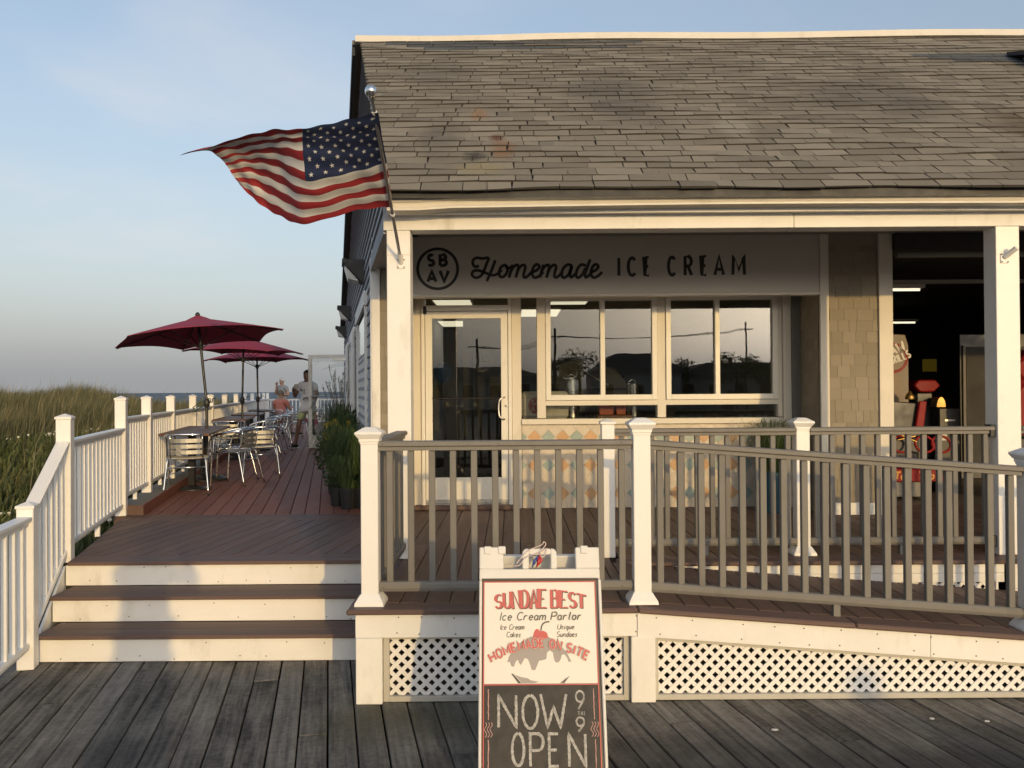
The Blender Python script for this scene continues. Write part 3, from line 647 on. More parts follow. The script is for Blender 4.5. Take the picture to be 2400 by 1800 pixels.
# nail and screw heads
NAIL = MB().lathe([(.0042, 0), (.0042, .0012), (.002, .0018)], (0, 0, 0), 8).mesh('nail', pm('rusty_nail', (.05, .035, .025), (.12, .09, .07), .7))
for yr, z0, z1 in ((5.42, 0.004, .152), (5.72, .182, .331), (6.02, .361, .505)):
    for k in range(11):
        x = fenceX(yr) + .12 + k * .19 + random.uniform(-.05, .05)
        if x < -.85: link('nail', NAIL, st, (x, yr - .0005, z0 + random.choice((.025, .12)) + random.uniform(-.012, .012)), (R(90), 0, 0))
for k in range(20):
    x = -.86 + k * .19 + random.uniform(-.06, .06)
    zt = (.503 if x < .69 else rz(x) - .032)
    for dz_ in (.022, .108): link('nail', NAIL, sk, (x + random.uniform(-.02, .02), YF - .0005, zt - dz_ + random.uniform(-.006, .006)), (R(90), 0, 0))
for x in (-.74, -.08, .62): link('screw', NAIL, gr, (x, 4.7355, 1.447), (R(90), 0, 0)); link('screw', NAIL, gr, (x, 4.7495, .63), (R(90), 0, 0))

# ================================================================== the building
shop = empty('ice_cream_shop', (1, 8, 0), 0, 'grey shingled ice cream shop with porch, big windows and asphalt shingle roof', 'building')
P, W = 7.95, 8.58
CZ = 3.22
wf = MB()
wf.box(-1.318, -1.03, P + .012, 8.75, .3, CZ); wf.obj('wall_pier', M['wallsh'], shop)
pil = MB().box(2.958, 3.61, P + .012, 8.75, .3, CZ).obj('wall_pier', M['wallsh'], shop)
up = MB(); up.box(-1.318, 3.61, P + .1, 8.75, 2.76, CZ); up.obj('wall_head', M['signwall'], shop)
# shingled strips, each shingle its own piece
def shingles(x0, x1, z0, z1, y, fn=None, row=.1085, parent=None):
    z = z0; r = 0
    while z < z1 - .02:
        x = x0 - random.uniform(0, .1); zt = min(z + row, z1)
        while x < x1:
            wv_ = random.choice((.07, .105, .125, .14, .155)); a, b = max(x, x0), min(x + wv_, x1)
            if b - a > .012:
                j0 = random.uniform(-.0015, .0015)
                mb = MB().hexa([(a + .0012, y - .013, z + j0), (b - .0012, y - .013, z + j0), (b - .0012, y, z + j0), (a + .0012, y, z + j0), (a + .0012, y - .005, zt + .012), (b - .0012, y - .005, zt + .012), (b - .0012, y, zt + .012), (a + .0012, y, zt + .012)])
                if fn: mb.v = [fn(*p) for p in mb.v]
                mb.obj('wall_shingle', M['wallsh'], parent)
            x += wv_
        z += row; r += 1
shingles(3.034, 3.502, .66, 3.1, P + .011, parent=pil)
shingles(-1.254, -1.03, .56, 3.1, P + .011, parent=shop)
shingles(0, .50, .60, 2.66, 0, lambda x, y, z: (2.957 + y, P + .05 + x, z), parent=shop)      # return of the recess
MB().box(3.028, 3.506, P - .016, P + .012, .54, .655).obj('base_trim', M['paint'], shop, .002)
for a, b in ((2.945, 3.028), (3.506, 3.616)): MB().box(a, b, P - .022, P + .012, .538, CZ).obj('corner_board', M['trim'], shop, .003)
MB().box(3.61, 3.64, P - .018, 8.7, .538, CZ).obj('jamb_board', M['trim'], shop, .003)
MB().box(-1.334, -1.256, P - .02, P + .012, .50, CZ).obj('corner_board', M['paint'], shop, .003)
mbc = MB(); mbc.prism([(0, 0), (.09, 0), (.09, .02), (0, .02)], lambda a, b, t: (-1.329 - TA * a * .976 - b * .976, P + a * .976 - b * TA, t), .50, 3.02); mbc.obj('corner_board', M['paint'], shop, .002)
# sign wall over the recess
sw = MB().box(-1.028, 2.942, P - .012, P + .09, 2.668, CZ).obj('sign_panel', M['signwall'], shop, .002)
MB().box(-1.028, 2.943, P - .024, P + .09, 2.640, 2.666).obj('sign_lip', M['trim'], shop, .002)
MB().box(-1.03, 2.957, P + .09, W + .1, 2.70, 2.76).obj('recess_soffit', M['trim'], shop)
MB().box(2.75, 2.944, P + .0, P + .012, 2.60, 2.64)
fnS = lambda a, b, d: (a, P - .0125 - d, b)
ltr = MB(); ribbon(ltr, [(-.702 + .191 * math.cos(t * math.pi / 32), 2.914 + .191 * math.sin(t * math.pi / 32)) for t in range(65)], .028, fnS, .0003); ltr.obj('round_emblem_ring', M['black'], sw)
def sign_letter(ch, x0, x1, z0, z1, wd):
    mb = MB()
    for k, s in enumerate(FONT[ch]):
        ribbon(mb, [(x0 + wd / 2 + px * (x1 - x0 - wd), z0 + wd / 2 + py * (z1 - z0 - wd)) for px, py in s], wd, fnS, .0003 + k * .0003)
    mb.obj('letter', M['black'], sw)
for ch, x0, x1, z0, z1 in (('S', -.808, -.722, 2.932, 3.062), ('B', -.694, -.602, 2.931, 3.061), ('A', -.812, -.704, 2.776, 2.905), ('V', -.696, -.584, 2.778, 2.91)): sign_letter(ch, x0, x1, z0, z1, .031)
xs_ = [('I', 1.0, 1.056), ('C', 1.103, 1.201), ('E', 1.262, 1.336), ('C', 1.487, 1.58), ('R', 1.646, 1.74), ('E', 1.806, 1.884), ('A', 1.93, 2.042), ('M', 2.102, 2.242)]
for ch, a, b in xs_: sign_letter(ch, a, b, 2.822, 3.02 + (a - 1) * .012, .0295)
def hm(cx, cy):
    px, py = 780 + .3255 * cx, 480 + .3255 * cy
    return ((px - 1200) * .004072, 1.75 + (914.5 - .007 * (px - 1200) - py) * .004072)
mS = [[(1302, 430), (1288, 475), (1274, 525)], [(1282, 490), (1305, 450), (1330, 432), (1342, 446), (1334, 485), (1322, 525)], [(1330, 490), (1352, 450), (1378, 432), (1392, 448), (1382, 490), (1380, 518), (1400, 520), (1440, 482)]]
eS = [[(1436, 486), (1475, 470), (1494, 444), (1474, 428), (1450, 452), (1440, 495), (1456, 523), (1486, 516), (1522, 484)]]
HOME = [[(1058, 438), (1032, 446), (1014, 424), (1018, 396), (1044, 381), (1085, 386), (1130, 378)],
        [(1132, 380), (1110, 432), (1088, 488), (1062, 518), (1030, 524), (1008, 504), (1016, 479), (1048, 471), (1095, 486), (1150, 506), (1190, 498), (1222, 468)],
        [(1176, 398), (1150, 468), (1114, 550)],
        [(1252, 430), (1220, 446), (1202, 486), (1216, 520), (1246, 508), (1264, 470), (1252, 432), (1262, 456), (1292, 446)]]
HOME += mS + eS + [[(x + 222, y) for x, y in s] for s in mS]
HOME += [[(1728, 440), (1698, 430), (1664, 460), (1654, 505), (1670, 525), (1704, 500), (1728, 440), (1714, 498), (1724, 521), (1766, 484)],
         [(1828, 440), (1798, 430), (1768, 460), (1757, 505), (1772, 525), (1804, 500), (1826, 455)], [(1860, 392), (1838, 450), (1822, 500), (1832, 522), (1872, 486)],
         [(x + 424, y) for x, y in eS[0]]]
hw = MB()
for k, s in enumerate(HOME):
    pts = cr([(*hm(*p), 0) for p in s], 6); ribbon(hw, [(p.x, p.y) for p in pts], .0275, fnS, .0003 + k * .00025)
hw.obj('script_lettering', M['black'], sw)
# porch ceiling, beam, columns, gutter
MB().box(-.88, 8.2, 6.19, P + .09, CZ, CZ + .05).obj('porch_ceiling', pm('porch_ceiling_paint', (.30, .28, .25), (.38, .36, .32), .7, noise=(3, .4)), shop)
MB().box(-.925, 2.05, 6.02, 6.19, 2.915, 3.14).obj('beam', M['paint'], shop, .003); MB().box(2.053, 8.2, 6.021, 6.19, 2.915, 3.14).obj('beam', M['paint'], shop, .003)
for x0 in (-.902, 3.515, 7.6):
    c = MB().box(x0, x0 + .17, 6.025, 6.185, DZ, 2.914).obj('column', M['white'], shop, .003)
    if x0 < 1: MB().box(x0 - .002, x0 + .172, 6.023, 6.187, 2.735, 2.739).obj('column_seam', M['trim'], c)
gsec = [(5.93, 3.107), (5.822, 3.112), (5.800, 3.108), (5.800, 3.094), (5.818, 3.082), (5.822, 3.062), (5.812, 3.050), (5.806, 3.043), (5.806, 3.031), (5.93, 3.029)]
gut = MB(); n = 40; gx = [-.865 + (8.2 + .865) * i / n for i in range(n + 1)]
vs_ = []
for x in gx:
    dz_ = .0045 * x * .6 + .006 * math.sin(x * 1.1) + (-.012 if x < -.55 else 0)
    vs_ += [(x, a, b + dz_) for a, b in gsec]
kk = len(gsec); fs_ = [(i * kk + j, i * kk + (j + 1) % kk, (i + 1) * kk + (j + 1) % kk, (i + 1) * kk + j) for i in range(n) for j in range(kk)] + [tuple(range(kk)), tuple(range(n * kk, n * kk + kk))]
gut.add(vs_, fs_); gut.obj('gutter', M['trim'], shop, smooth=35)
MB().box(-.89, 8.2, 5.932, 5.955, 3.012, 3.175).obj('fascia', M['paint'], shop, .002)
MB().box(-.89, 8.2, 5.957, 6.018, 3.02, 3.035).obj('soffit', M['paint'], shop)
MB().box(-.86, 8.2, 5.86, 5.931, 3.116, 3.128).obj('drip_edge', pm('brown_drip_edge', (.05, .022, .018), (.08, .04, .03), .6), shop)
# ------------------------------------------------------------------ door
dr = empty('door', (-.47, W, DZ)); par(dr, shop)
DA = M['door_alu']
MB().box(-1.03, -.93, W - .03, W + .12, DZ, 2.70).obj('jamb', M['trim'], dr, .003)
MB().box(-.928, -.892, W - .06, W + .1, DZ, 2.70).obj('door_frame', DA, dr, .003)
MB().box(-.038, .0, W - .06, W + .1, DZ, 2.70).obj('door_frame', DA, dr, .003)
MB().box(-.892, -.038, W - .058, W + .1, 2.568, 2.625).obj('door_frame', DA, dr, .003)
MB().box(-.892, -.038, W + .03, W + .036, 2.626, 2.70).obj('transom_pane', M['glass'], dr)
lf = empty('door_leaf', (-.88, W, DZ)); par(lf, dr)
for b in ((-.888, -.818, .600, 2.562), (-.112, -.042, .600, 2.562)): MB().box(b[0], b[1], W - .045, W, b[2], b[3]).obj('stile', DA, lf, .003)
MB().box(-.818, -.112, W - .044, W - .001, 2.49, 2.562).obj('rail', DA, lf, .003); MB().box(-.818, -.112, W - .044, W - .001, .63, .858).obj('rail', DA, lf, .003)
MB().box(-.888, -.042, W - .05, W, .598, .629).obj('kick_plate', M['alu'], lf, .002)
MB().box(-.818, -.112, W - .028, W - .022, .858, 2.49).obj('pane', M['glass'], lf)
MB().tube([(-.818, W - .06, 1.672), (-.10, W - .06, 1.672)], .008, 8).obj('push_bar', M['chrome'], lf, smooth=40)
MB().tube(cr([(-.078, W - .045, 1.676), (-.082, W - .085, 1.678), (-.125, W - .10, 1.655), (-.137, W - .10, 1.60), (-.137, W - .10, 1.53), (-.125, W - .10, 1.478), (-.082, W - .085, 1.455), (-.078, W - .045, 1.457)], 4), .0095, 8).obj('handle', M['alu'], lf, smooth=60)
MB().lathe([(.013, 0), (.013, .006), (.004, .009)], (-.062, W - .046, 1.592), 12, M=Matrix.Rotation(R(90), 4, 'X').to_3x3()).obj('lock', M['alu'], lf)
MB().box(-.905, -.872, W - .075, W - .045, 2.535, 2.615).obj('pivot_hinge', M['dark'], dr, .003)
MB().box(-1.0, .02, W - .13, W + .05, DZ + .001, DZ + .045).obj('sill', M['tread'], dr, .006)
MB().box(-.892, -.038, W - .06, W + .04, DZ + .046, DZ + .062).obj('threshold', M['alu'], dr, .003)
# ------------------------------------------------------------------ windows
TR = M['trim']
win = empty('window_wall', (1.4, W, DZ)); par(win, shop)
MB().box(.002, .096, W - .035, W + .1, DZ, 2.70).obj('mullion', TR, win, .003)
MB().box(.258, .345, W - .05, W + .1, 1.46, 2.70).obj('mullion', TR, win, .003)
MB().box(1.494, 1.580, W - .035, W + .1, 1.46, 2.70).obj('mullion', TR, win, .003)
MB().box(2.73, 2.778, W - .035, W + .1, 1.46, 2.70).obj('mullion', TR, win, .003)
MB().box(.097, 2.778, W - .06, W + .1, 1.396, 1.452).obj('window_sill', TR, win, .004)
MB().box(.345, 2.73, W - .034, W + .1, 1.588, 1.640).obj('transom_bar', TR, win, .003)
MB().box(.096, .258, W + .02, W + .026, 1.452, 2.70).obj('pane', M['glass'], win)
for a, b in ((.345, 1.494), (1.580, 2.73)): MB().box(a, b, W + .03, W + .036, 1.452, 1.588).obj('pane', M['glass'], win)
def sash(x0, x1, mid):
    s = empty('window_sash', (x0, W, 1.64)); par(s, win)
    mb = MB(); fw_ = .052
    mb.box(x0, x0 + fw_, W - .055, W + .03, 1.642, 2.70); mb.box(x1 - fw_, x1, W - .055, W + .03, 1.642, 2.70)
    mb.box(x0 + fw_, x1 - fw_, W - .0545, W + .03, 1.642, 1.697); mb.box(x0 + fw_, x1 - fw_, W - .0545, W + .03, 2.664, 2.70); mb.box(mid - .024, mid + .024, W - .05, W + .03, 1.697, 2.664)
    mb.obj('frame', DA, s, .003)
    MB().box(x0 + fw_, mid - .024, W, W + .006, 1.697, 2.664).obj('pane', M['glass'], s); MB().box(mid + .024, x1 - fw_, W - .015, W - .009, 1.697, 2.664).obj('pane', M['glass'], s)
sash(.348, 1.492, .933); sash(1.582, 2.728, 2.112)
MB().box(2.778, 2.86, W - .07, W + .1, DZ, 2.70).obj('shutter_track', TR, win, .003); MB().box(2.861, 2.955, W - .09, W + .1, DZ, 2.70).obj('shutter_track', M['greyrail'], win, .003)
MB().box(-1.02, 2.95, W + .1, W + .14, 2.70, 2.80).obj('lintel', M['dark'], win)
# ------------------------------------------------------------------ tiled dado: one object per tile
dd = MB().box(.10, 2.777, W - .006, W + .1, DZ, 1.395).obj('tile_backing', pm('grout', (.62, .58, .50), (.70, .66, .58), .8, noise=(20, .3)), shop)
def tmat(n, c): return pm(n, tuple(x * .88 for x in c), tuple(min(1, x * 1.08) for x in c), .22, var=.5, noise=(9, .25), coat=.2, bump=(14, .05, .003))
MT = [tmat('cream_tile', (.63, .56, .46)), tmat('teal_tile', (.34, .41, .38)), tmat('orange_tile', (.58, .37, .21))]
rect = [(.101, DZ + .002), (2.776, DZ + .002), (2.776, 1.394), (.101, 1.394)]; dg = .1453; q = dg / 2 - .0028
for r in range(-1, 13):
    zc = 1.265 - (r - 2) * dg / 2 + 0
    for c in range(-1, 20):
        xc = .08 + c * dg + (dg / 2 if (r % 2) else 0)
        cp = clip([(xc - q, zc), (xc, zc - q), (xc + q, zc), (xc, zc + q)], rect)
        if len(cp) < 3 or area(cp) < 4e-4: continue
        k = 0
        if (r - 2) % 4 == 0: k = 1 if c % 2 == 0 else 2
        yy = W - .0125 + random.uniform(-.0006, .0006)
        MB().prism(cp, lambda a, b, t: (a, t, b), yy, W - .0062).obj('tile', MT[k], dd, .0012)
# ------------------------------------------------------------------ gable wall, clapboards
gw = empty('gable_wall', (wallX(12), 12, 0)); par(gw, shop)
def roofF(y): return 3.13 + .68 * (y - 5.72)
def roofB(y): return 5.87 - (y - 9.75) * (2.47 / 11.25)
def gp(y, z, o): return (wallX(y) - o * ca, y - o * sa, z)
row = .112; z = .42
while z < 5.82:
    zt = z + row
    zmid = z + row * .5
    y0 = max(6.05, 5.78 + (zt - 3.13) / .68) if z > 2.9 else P + .03
    y1 = min(22.0, 9.75 + (5.80 - zmid) * (11.25 / 2.47))
    if y1 - y0 > .1:
        n = 5; mb = MB()
        for i in range(n):
            a, b = y0 + (y1 - y0) * i / n, y0 + (y1 - y0) * (i + 1) / n
            mb.hexa([gp(a, z, .024), gp(b, z, .024), gp(b, z, -.02), gp(a, z, -.02), gp(a, zt + .01, .004), gp(b, zt + .01, .004), gp(b, zt + .01, -.02), gp(a, zt + .01, -.02)])
        mb.obj('clapboard', M['siding'], gw)
    z += row
core = MB(); core.prism([(6.06, 2.92), (P + .03, 2.92), (P + .03, .3), (22, .3), (22, 3.15), (9.75, 5.76), (5.95, 3.2)], lambda a, b, t: (wallX(a) + t, a, b), .005, .12); core.obj('wall_core', M['siding'], gw)
bt = MB(); bt.prism([(6.06, 2.895), (P, 2.895), (P, 3.0), (6.06, 3.0)], lambda a, b, t: (wallX(a) - t, a, b), -.02, .025); bt.obj('porch_side_beam', M['siding'], gw, .002)
def gbox(name, y0, y1, z0, z1, o0, o1, mat, bev=.003, parent=gw):
    return MB().hexa([gp(y0, z0, o1), gp(y1, z0, o1), gp(y1, z0, o0), gp(y0, z0, o0), gp(y0, z1, o1), gp(y1, z1, o1), gp(y1, z1, o0), gp(y0, z1, o0)]).obj(name, mat, parent, bev)
for y0, y1, zt in ((8.8, 11.5, 2.66), (13.4, 15.3, 2.58), (17.75, 18.85, 2.60)):
    w_ = empty('side_opening', gp(y0, DZ, 0)); par(w_, gw)
    gbox('trim', y0, y0 + .11, DZ, zt, .0, .045, M['paint'], .003, w_); gbox('trim', y1 - .11, y1, DZ, zt, .0, .045, M['paint'], .003, w_)
    gbox('trim', y0 - .03, y1 + .03, zt, zt + .15, .0, .055, M['paint'], .003, w_)
    gbox('panel', y0 + .11, y1 - .11, DZ, zt - .5 if y1 < 17 else zt, .005, .018, M['paint'] if y1 < 17 else M['dark'], 0, w_)
    gbox('pane', y0 + .15, y1 - .15, zt - .48, zt - .05, .019, .024, M['clearglass'], 0, w_)
for yd in (12.4, 16.4):
    MB().tube([gp(yd, .6, .06), gp(yd, 2.62, .06), gp(yd, 2.70, .02)], .035, 8).obj('downpipe', M['white'], gw, smooth=40)
# rear rake trim and roof slabs
def slab(name, y0, y1, f, t, over, mat, xr=8.2, bev=0):
    xl = lambda y: wallX(y) - over
    return MB().hexa([(xl(y0), y0, f(y0) - t), (xr, y0, f(y0) - t), (xr, y1, f(y1) - t), (xl(y1), y1, f(y1) - t), (xl(y0), y0, f(y0)), (xr, y0, f(y0)), (xr, y1, f(y1)), (xl(y1), y1, f(y1))]).obj(name, mat, rf_, bev)
rf_ = empty('roof', (2, 8, 3.1)); par(rf_, shop)
slab('roof_deck', 5.76, 9.74, lambda y: roofF(y) - .012, .06, .03, M['dark'])
slab('rear_roof', 9.74, 21.2, roofB, .05, .13, M['roofs'])
rk = MB(); rk.prism([(9.76, 5.70), (21.2, roofB(21.2) - .17), (21.2, roofB(21.2) - .045), (9.76, 5.80)], lambda a, b, t: (wallX(a) - t, a, b), .10, .13); rk.obj('rake_board', M['dark'], rf_)
rk = MB(); rk.prism([(5.80, roofF(5.8) - .12), (5.80, roofF(5.8) - .02), (9.74, 5.83), (9.74, 5.72)], lambda a, b, t: (wallX(a) - t, a, b), .0, .02); rk.obj('rake_board', M['dark'], rf_)
rdg = MB(); n = 30
for i in range(n):
    a, b = -1.80 + 10 * i / n, -1.80 + 10 * (i + 1) / n - .0
    f = lambda x: 5.862 + .008 * math.sin(x * 1.6) - .010 * math.exp(-((x + .6) / .8) ** 2) + .002 * x
    rdg.hexa([(a, 9.66, f(a) - .03), (b, 9.66, f(b) - .03), (b, 9.84, f(b) - .03), (a, 9.84, f(a) - .03), (a, 9.68, f(a) + .05), (b, 9.68, f(b) + .05), (b, 9.82, f(b) + .05), (a, 9.82, f(a) + .05)])
rdg.obj('ridge_cap', M['trim'], rf_)
# shingles of the front slope
TH = math.atan(.68); cth, sth = math.cos(TH), math.sin(TH)
def rp_(x, s, h): return (x, 5.72 + s * cth - h * sth, 3.13 + s * sth + h * cth)
def wob(x, k): return .010 * math.sin(x * 1.25 + k * .55) + .008 * math.sin(x * 2.9 + k * 1.9) + .006 * math.sin(x * 5.3 + k * 3.7)
def lft(x, k): return .004 * math.sin(x * 2.1 + k * 1.3) + .003 * math.sin(x * 6.1 + k * 2.2)
E_ = .1318; nrow = 37; field = MB(); cnt = 0
for k in range(nrow):
    s0 = k * E_; s1 = s0 + E_ + .03
    xl = wallX(5.72 + s0 * cth) - .05; x = xl
    while x < 8.1:
        wd = random.choice((.12, .17, .21, .24, .26, .29, .33)); a, b = x + .0032, min(x + wd, 8.1) - .0032
        js = random.uniform(-.005, .005); sk_ = random.uniform(-.012, .012)
        mid = (a + b) / 2
        vs_ = []
        for h0, h1 in ((.0, .0), (1, 1)):
            for xx, ss in ((a, s0), (mid, s0), (b, s0), (b + sk_, s1), (mid + sk_, s1), (a + sk_, s1)):
                if ss == s0: hh = (.0125 + lft(xx, k)) if h0 else .0
                else: hh = .004 if h0 else -.004
                so_ = wob(xx, k) + js if ss == s0 else wob(xx, k + 1)
                vs_.append(rp_(xx, ss + so_, hh))
        fs_ = [(0, 1, 4, 5)[::-1], (1, 2, 3, 4)[::-1], (6, 7, 10, 11), (7, 8, 9, 10), (0, 1, 7, 6), (1, 2, 8, 7), (2, 3, 9, 8), (5, 0, 6, 11)]
        yy = 5.72 + s0 * cth
        px_ = 1200 + 1950 * mid / yy
        new_ = (k in (33, 34, 35) and 930 + (35 - k) * 25 < px_ < (1490, 1250, 1480)[35 - k]) or (k in (27, 28, 29) and mid > 4.35 + (29 - k) * .12)
        if cnt < 296 and -1.1 < mid < 4.3 and not new_:
            sm1 = MB().add(vs_, fs_[:4]); sm1.f += [tuple(f) for f in fs_[4:]]; sm1.m += [1] * 4; sm1.obj('roof_shingle', [M['roof'], M['cutedge_shade']], rf_, recalc=False); cnt += 1
        else:
            b0 = len(field.v); field.add(vs_, fs_[:4], 1 if new_ else 0); field.f += [tuple(b0 + i for i in f) for f in fs_[4:]]; field.m += [2] * 4
        x += wd
fo = field.obj('shingle_field', [M['roofs'], M['roofnew'], M['cutedge_shade']], rf_, recalc=False); fo['kind'] = 'stuff'
STN = [((.20, .105, .05), (-.06, 6.42, 3.60), (.10, .34, .24), 9, .75), ((.10, .035, .018), (-.11, 6.66, 3.77), (.075, .10, .08), 12, .95), ((.24, .13, .06), (-.27, 7.2, 4.13), (.08, .28, .2), 9, .65),
       ((.24, .20, .09), (-.22, 6.05, 3.36), (.20, .2, .16), 6, .5), ((.02, .019, .017), (-.27, 6.3, 3.52), (.10, .13, .10), 16, .8),
       ((.045, .04, .036), (.95, 7.6, 4.4), (.5, 1.1, .9), 1.6, .45), ((.05, .045, .04), (-.55, 6.7, 3.8), (.22, .7, .5), 2.2, .4), ((.05, .045, .04), (3.2, 7.6, 4.4), (.9, 1.0, .8), 1.5, .45), ((.05, .045, .04), (-.7, 8.4, 5.0), (.5, .5, .4), 2, .4),
       ((.26, .25, .20), (1.85, 6.9, 3.93), (.16, .5, .4), 3.5, .6), ((.07, .045, .02), (4.3, 6.9, 3.9), (.4, .5, .4), 3, .6), ((.06, .052, .045), (2.1, 8.5, 5.0), (.8, .5, .4), 1.8, .35)]
stain_shade(M['roof'], STN); stain_shade(M['roofs'], STN)
hx = MB(); hx.hexa([(5.12, 8.30, 4.90), (6.6, 8.30, 4.4), (6.6, 8.75, 4.6), (5.12, 8.75, 5.1), (5.16, 8.28, 5.20), (6.6, 8.28, 4.72), (6.6, 8.8, 4.9), (5.16, 8.8, 5.38)]); hx.v = [(x + .27, y, z - .13) for x, y, z in hx.v]; ho = hx.obj('roof_hatch', pm('pale_grey_metal', (.34, .35, .36), (.42, .43, .44), .4, noise=(4, .3)), rf_)
hx = MB(); hx.hexa([(5.06, 8.24, 5.195), (6.7, 8.24, 4.70), (6.7, 8.9, 4.95), (5.06, 8.9, 5.43), (5.06, 8.24, 5.235), (6.7, 8.24, 4.74), (6.7, 8.9, 4.99), (5.06, 8.9, 5.47)]); hx.v = [(x + .27, y, z - .13) for x, y, z in hx.v]; hx.obj('hatch_roof', M['dark'], ho)
# ------------------------------------------------------------------ open glass door on the side
gd = empty('side_door', (wallX(17.6), 17.6, DZ)); par(gd, shop)
x1, x0 = wallX(17.6) + .02, wallX(17.6) - .86; yy = 17.6
for a, b in ((x0, x0 + .075), (x1 - .075, x1)): MB().box(a, b, yy, yy + .045, DZ + .02, 2.53).obj('stile', M['door_alu'], gd, .003)
MB().box(x0 + .075, x1 - .075, yy + .001, yy + .044, 2.455, 2.53).obj('rail', M['door_alu'], gd, .003); MB().box(x0 + .075, x1 - .075, yy + .001, yy + .044, DZ + .02, .83).obj('rail', M['door_alu'], gd, .003)
MB().box(x0 + .075, x1 - .075, yy + .02, yy + .026, .83, 2.455).obj('pane', M['clearglass'], gd)
MB().tube([(x0 + .06, yy - .02, 1.655), (x1 - .06, yy - .02, 1.655)], .012, 8).obj('push_bar', M['alu'], gd, smooth=40)
MB().tube(cr([(x0 + .04, yy, 1.65), (x0 + .05, yy - .05, 1.645), (x0 + .085, yy - .06, 1.60), (x0 + .085, yy - .06, 1.46), (x0 + .05, yy - .05, 1.405), (x0 + .04, yy, 1.40)], 4), .011, 8).obj('handle', M['alu'], gd, smooth=60)
MB().box(x1 - .36, x1 - .05, yy - .05, yy, 2.40, 2.46).obj('door_closer', M['alu'], gd, .003)

# ================================================================== inside the shop
M['inwall'] = pm('interior_wall', (.24, .23, .205), (.31, .30, .265), .8, noise=(2, .4))
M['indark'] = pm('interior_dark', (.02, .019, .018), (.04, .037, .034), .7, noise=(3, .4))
M['steel'] = pm('stainless_steel', (.45, .44, .42), (.6, .58, .55), .3, 1.0, noise=(8, .4))
M['tube'] = emit('fluorescent_panel', (1, .90, .66), .55)
MB().box(-1.2, 2.95, 15.2, 15.3, DZ, 2.86).obj('interior_wall', M['inwall'], shop); MB().box(-1.25, -1.2, 8.75, 15.3, DZ, 2.86).obj('interior_wall', M['inwall'], shop)
MB().box(2.95, 3.0, 8.75, 15.3, DZ, 2.86).obj('interior_wall', M['inwall'], shop); MB().box(-1.25, 3.0, 8.75, 15.3, 2.86, 2.9).obj('interior_ceiling', M['inwall'], shop)
MB().box(-1.25, 3.0, 8.7, 15.3, DZ - .06, DZ - .01).obj('interior_floor', M['indark'], shop)
MB().box(-.62, -.50, 10.6, 10.75, DZ, 2.86).obj('partition', M['indark'], shop); MB().box(-.50, 1.6, 11.9, 12.0, DZ, 1.95).obj('partition', M['indark'], shop)
LITS = (('transom over the door', -.94, -.50, 9.4, 10.5), ('left window sash', .49, .93, 9.4, 10.5), ('narrow sidelight', .14, .66, 11.2, 12.2), ('door glass at left', -1.15, -.72, 13, 14))
for nm, a, b, c_, d in LITS:
    t_ = empty('ceiling_light', ((a + b) / 2, (c_ + d) / 2, 2.83), 0, 'lit fluorescent ceiling panel seen through the ' + nm, 'ceiling light', 'lit ceiling panels in the shop')
    MB().box(a - .02, b + .02, c_ - .02, d + .02, 2.835, 2.858).obj('frame', M['door_alu'], t_); MB().box(a, b, c_, d, 2.826, 2.834).obj('diffuser', M['tube'], t_)
ct = empty('counter', (1.4, 9.1, DZ), 0, 'dark counter ledge behind the serving windows', 'counter')
MB().box(.12, 2.8, 8.72, 9.25, 1.40, 1.445).obj('counter_top', M['steel'], ct); MB().box(.15, 2.8, 9.0, 9.2, DZ, 1.40).obj('counter_base', M['indark'], ct)
M['whiteplastic'] = pm('white_plastic', (.55, .53, .48), (.66, .64, .59), .5, noise=(9, .3))
M['logored'] = pm('logo_red', (.34, .02, .025), (.42, .04, .045), .5, noise=(20, .3))
M['orange'] = pm('orange_plastic', (.42, .08, .03), (.52, .12, .05), .5, noise=(9, .3))
tb = empty('white_tub', (.34, 8.95, 1.446), 0, 'white plastic tub with round red logo behind the narrow sidelight', 'tub')
MB().box(.10, .60, 8.82, 9.10, 1.448, 1.735).obj('tub_body', M['whiteplastic'], tb, .03)
lg = MB().lathe([(.087, 0), (.087, .003)], (.258, 8.8195, 1.585), 32, M=Matrix.Rotation(R(90), 4, 'X').to_3x3()).obj('logo_disc', M['logored'], tb)
mb = MB(); fL = lambda a, b, d: (a, 8.8160 - d, b)
for ch, x0, z0 in (('S', .203, 1.592), ('B', .262, 1.592), ('A', .20, 1.525), ('V', .262, 1.525)):
    for k, s in enumerate(FONT[ch]): ribbon(mb, [(x0 + px * .042, z0 + py * .05) for px, py in s], .010, fL, .0004 + k * .0003)
ribbon(mb, [(.258 + .073 * math.cos(t * math.pi / 24), 1.585 + .073 * math.sin(t * math.pi / 24)) for t in range(49)], .004, fL, .0003)
lchild('logo_letters', mb.mesh('logo_letters', M['whiteplastic']), lg)
for o in lg.children: o.matrix_parent_inverse = wm(lg).inverted()
for nm, x0, wd in (('orange box on a wood board beside the window post', .93, .16), ('smaller orange box at the right end of the wood board', 1.11, .11)):
    t_ = empty('orange_box', (x0, 8.95, 1.47), 0, nm, 'box'); MB().box(x0, x0 + wd - .01, 8.86, 9.04, 1.48, 1.60).obj('box_body', M['orange'], t_, .006); MB().box(x0 - .004, x0 + wd - .006, 8.85, 9.05, 1.60, 1.615).obj('rim', M['orange'], t_, .004)
tag(MB().box(.90, 1.28, 8.80, 9.08, 1.446, 1.478).obj('serving_board', M['wood'], bevel=.004), 'light wood board under the orange boxes', 'board')
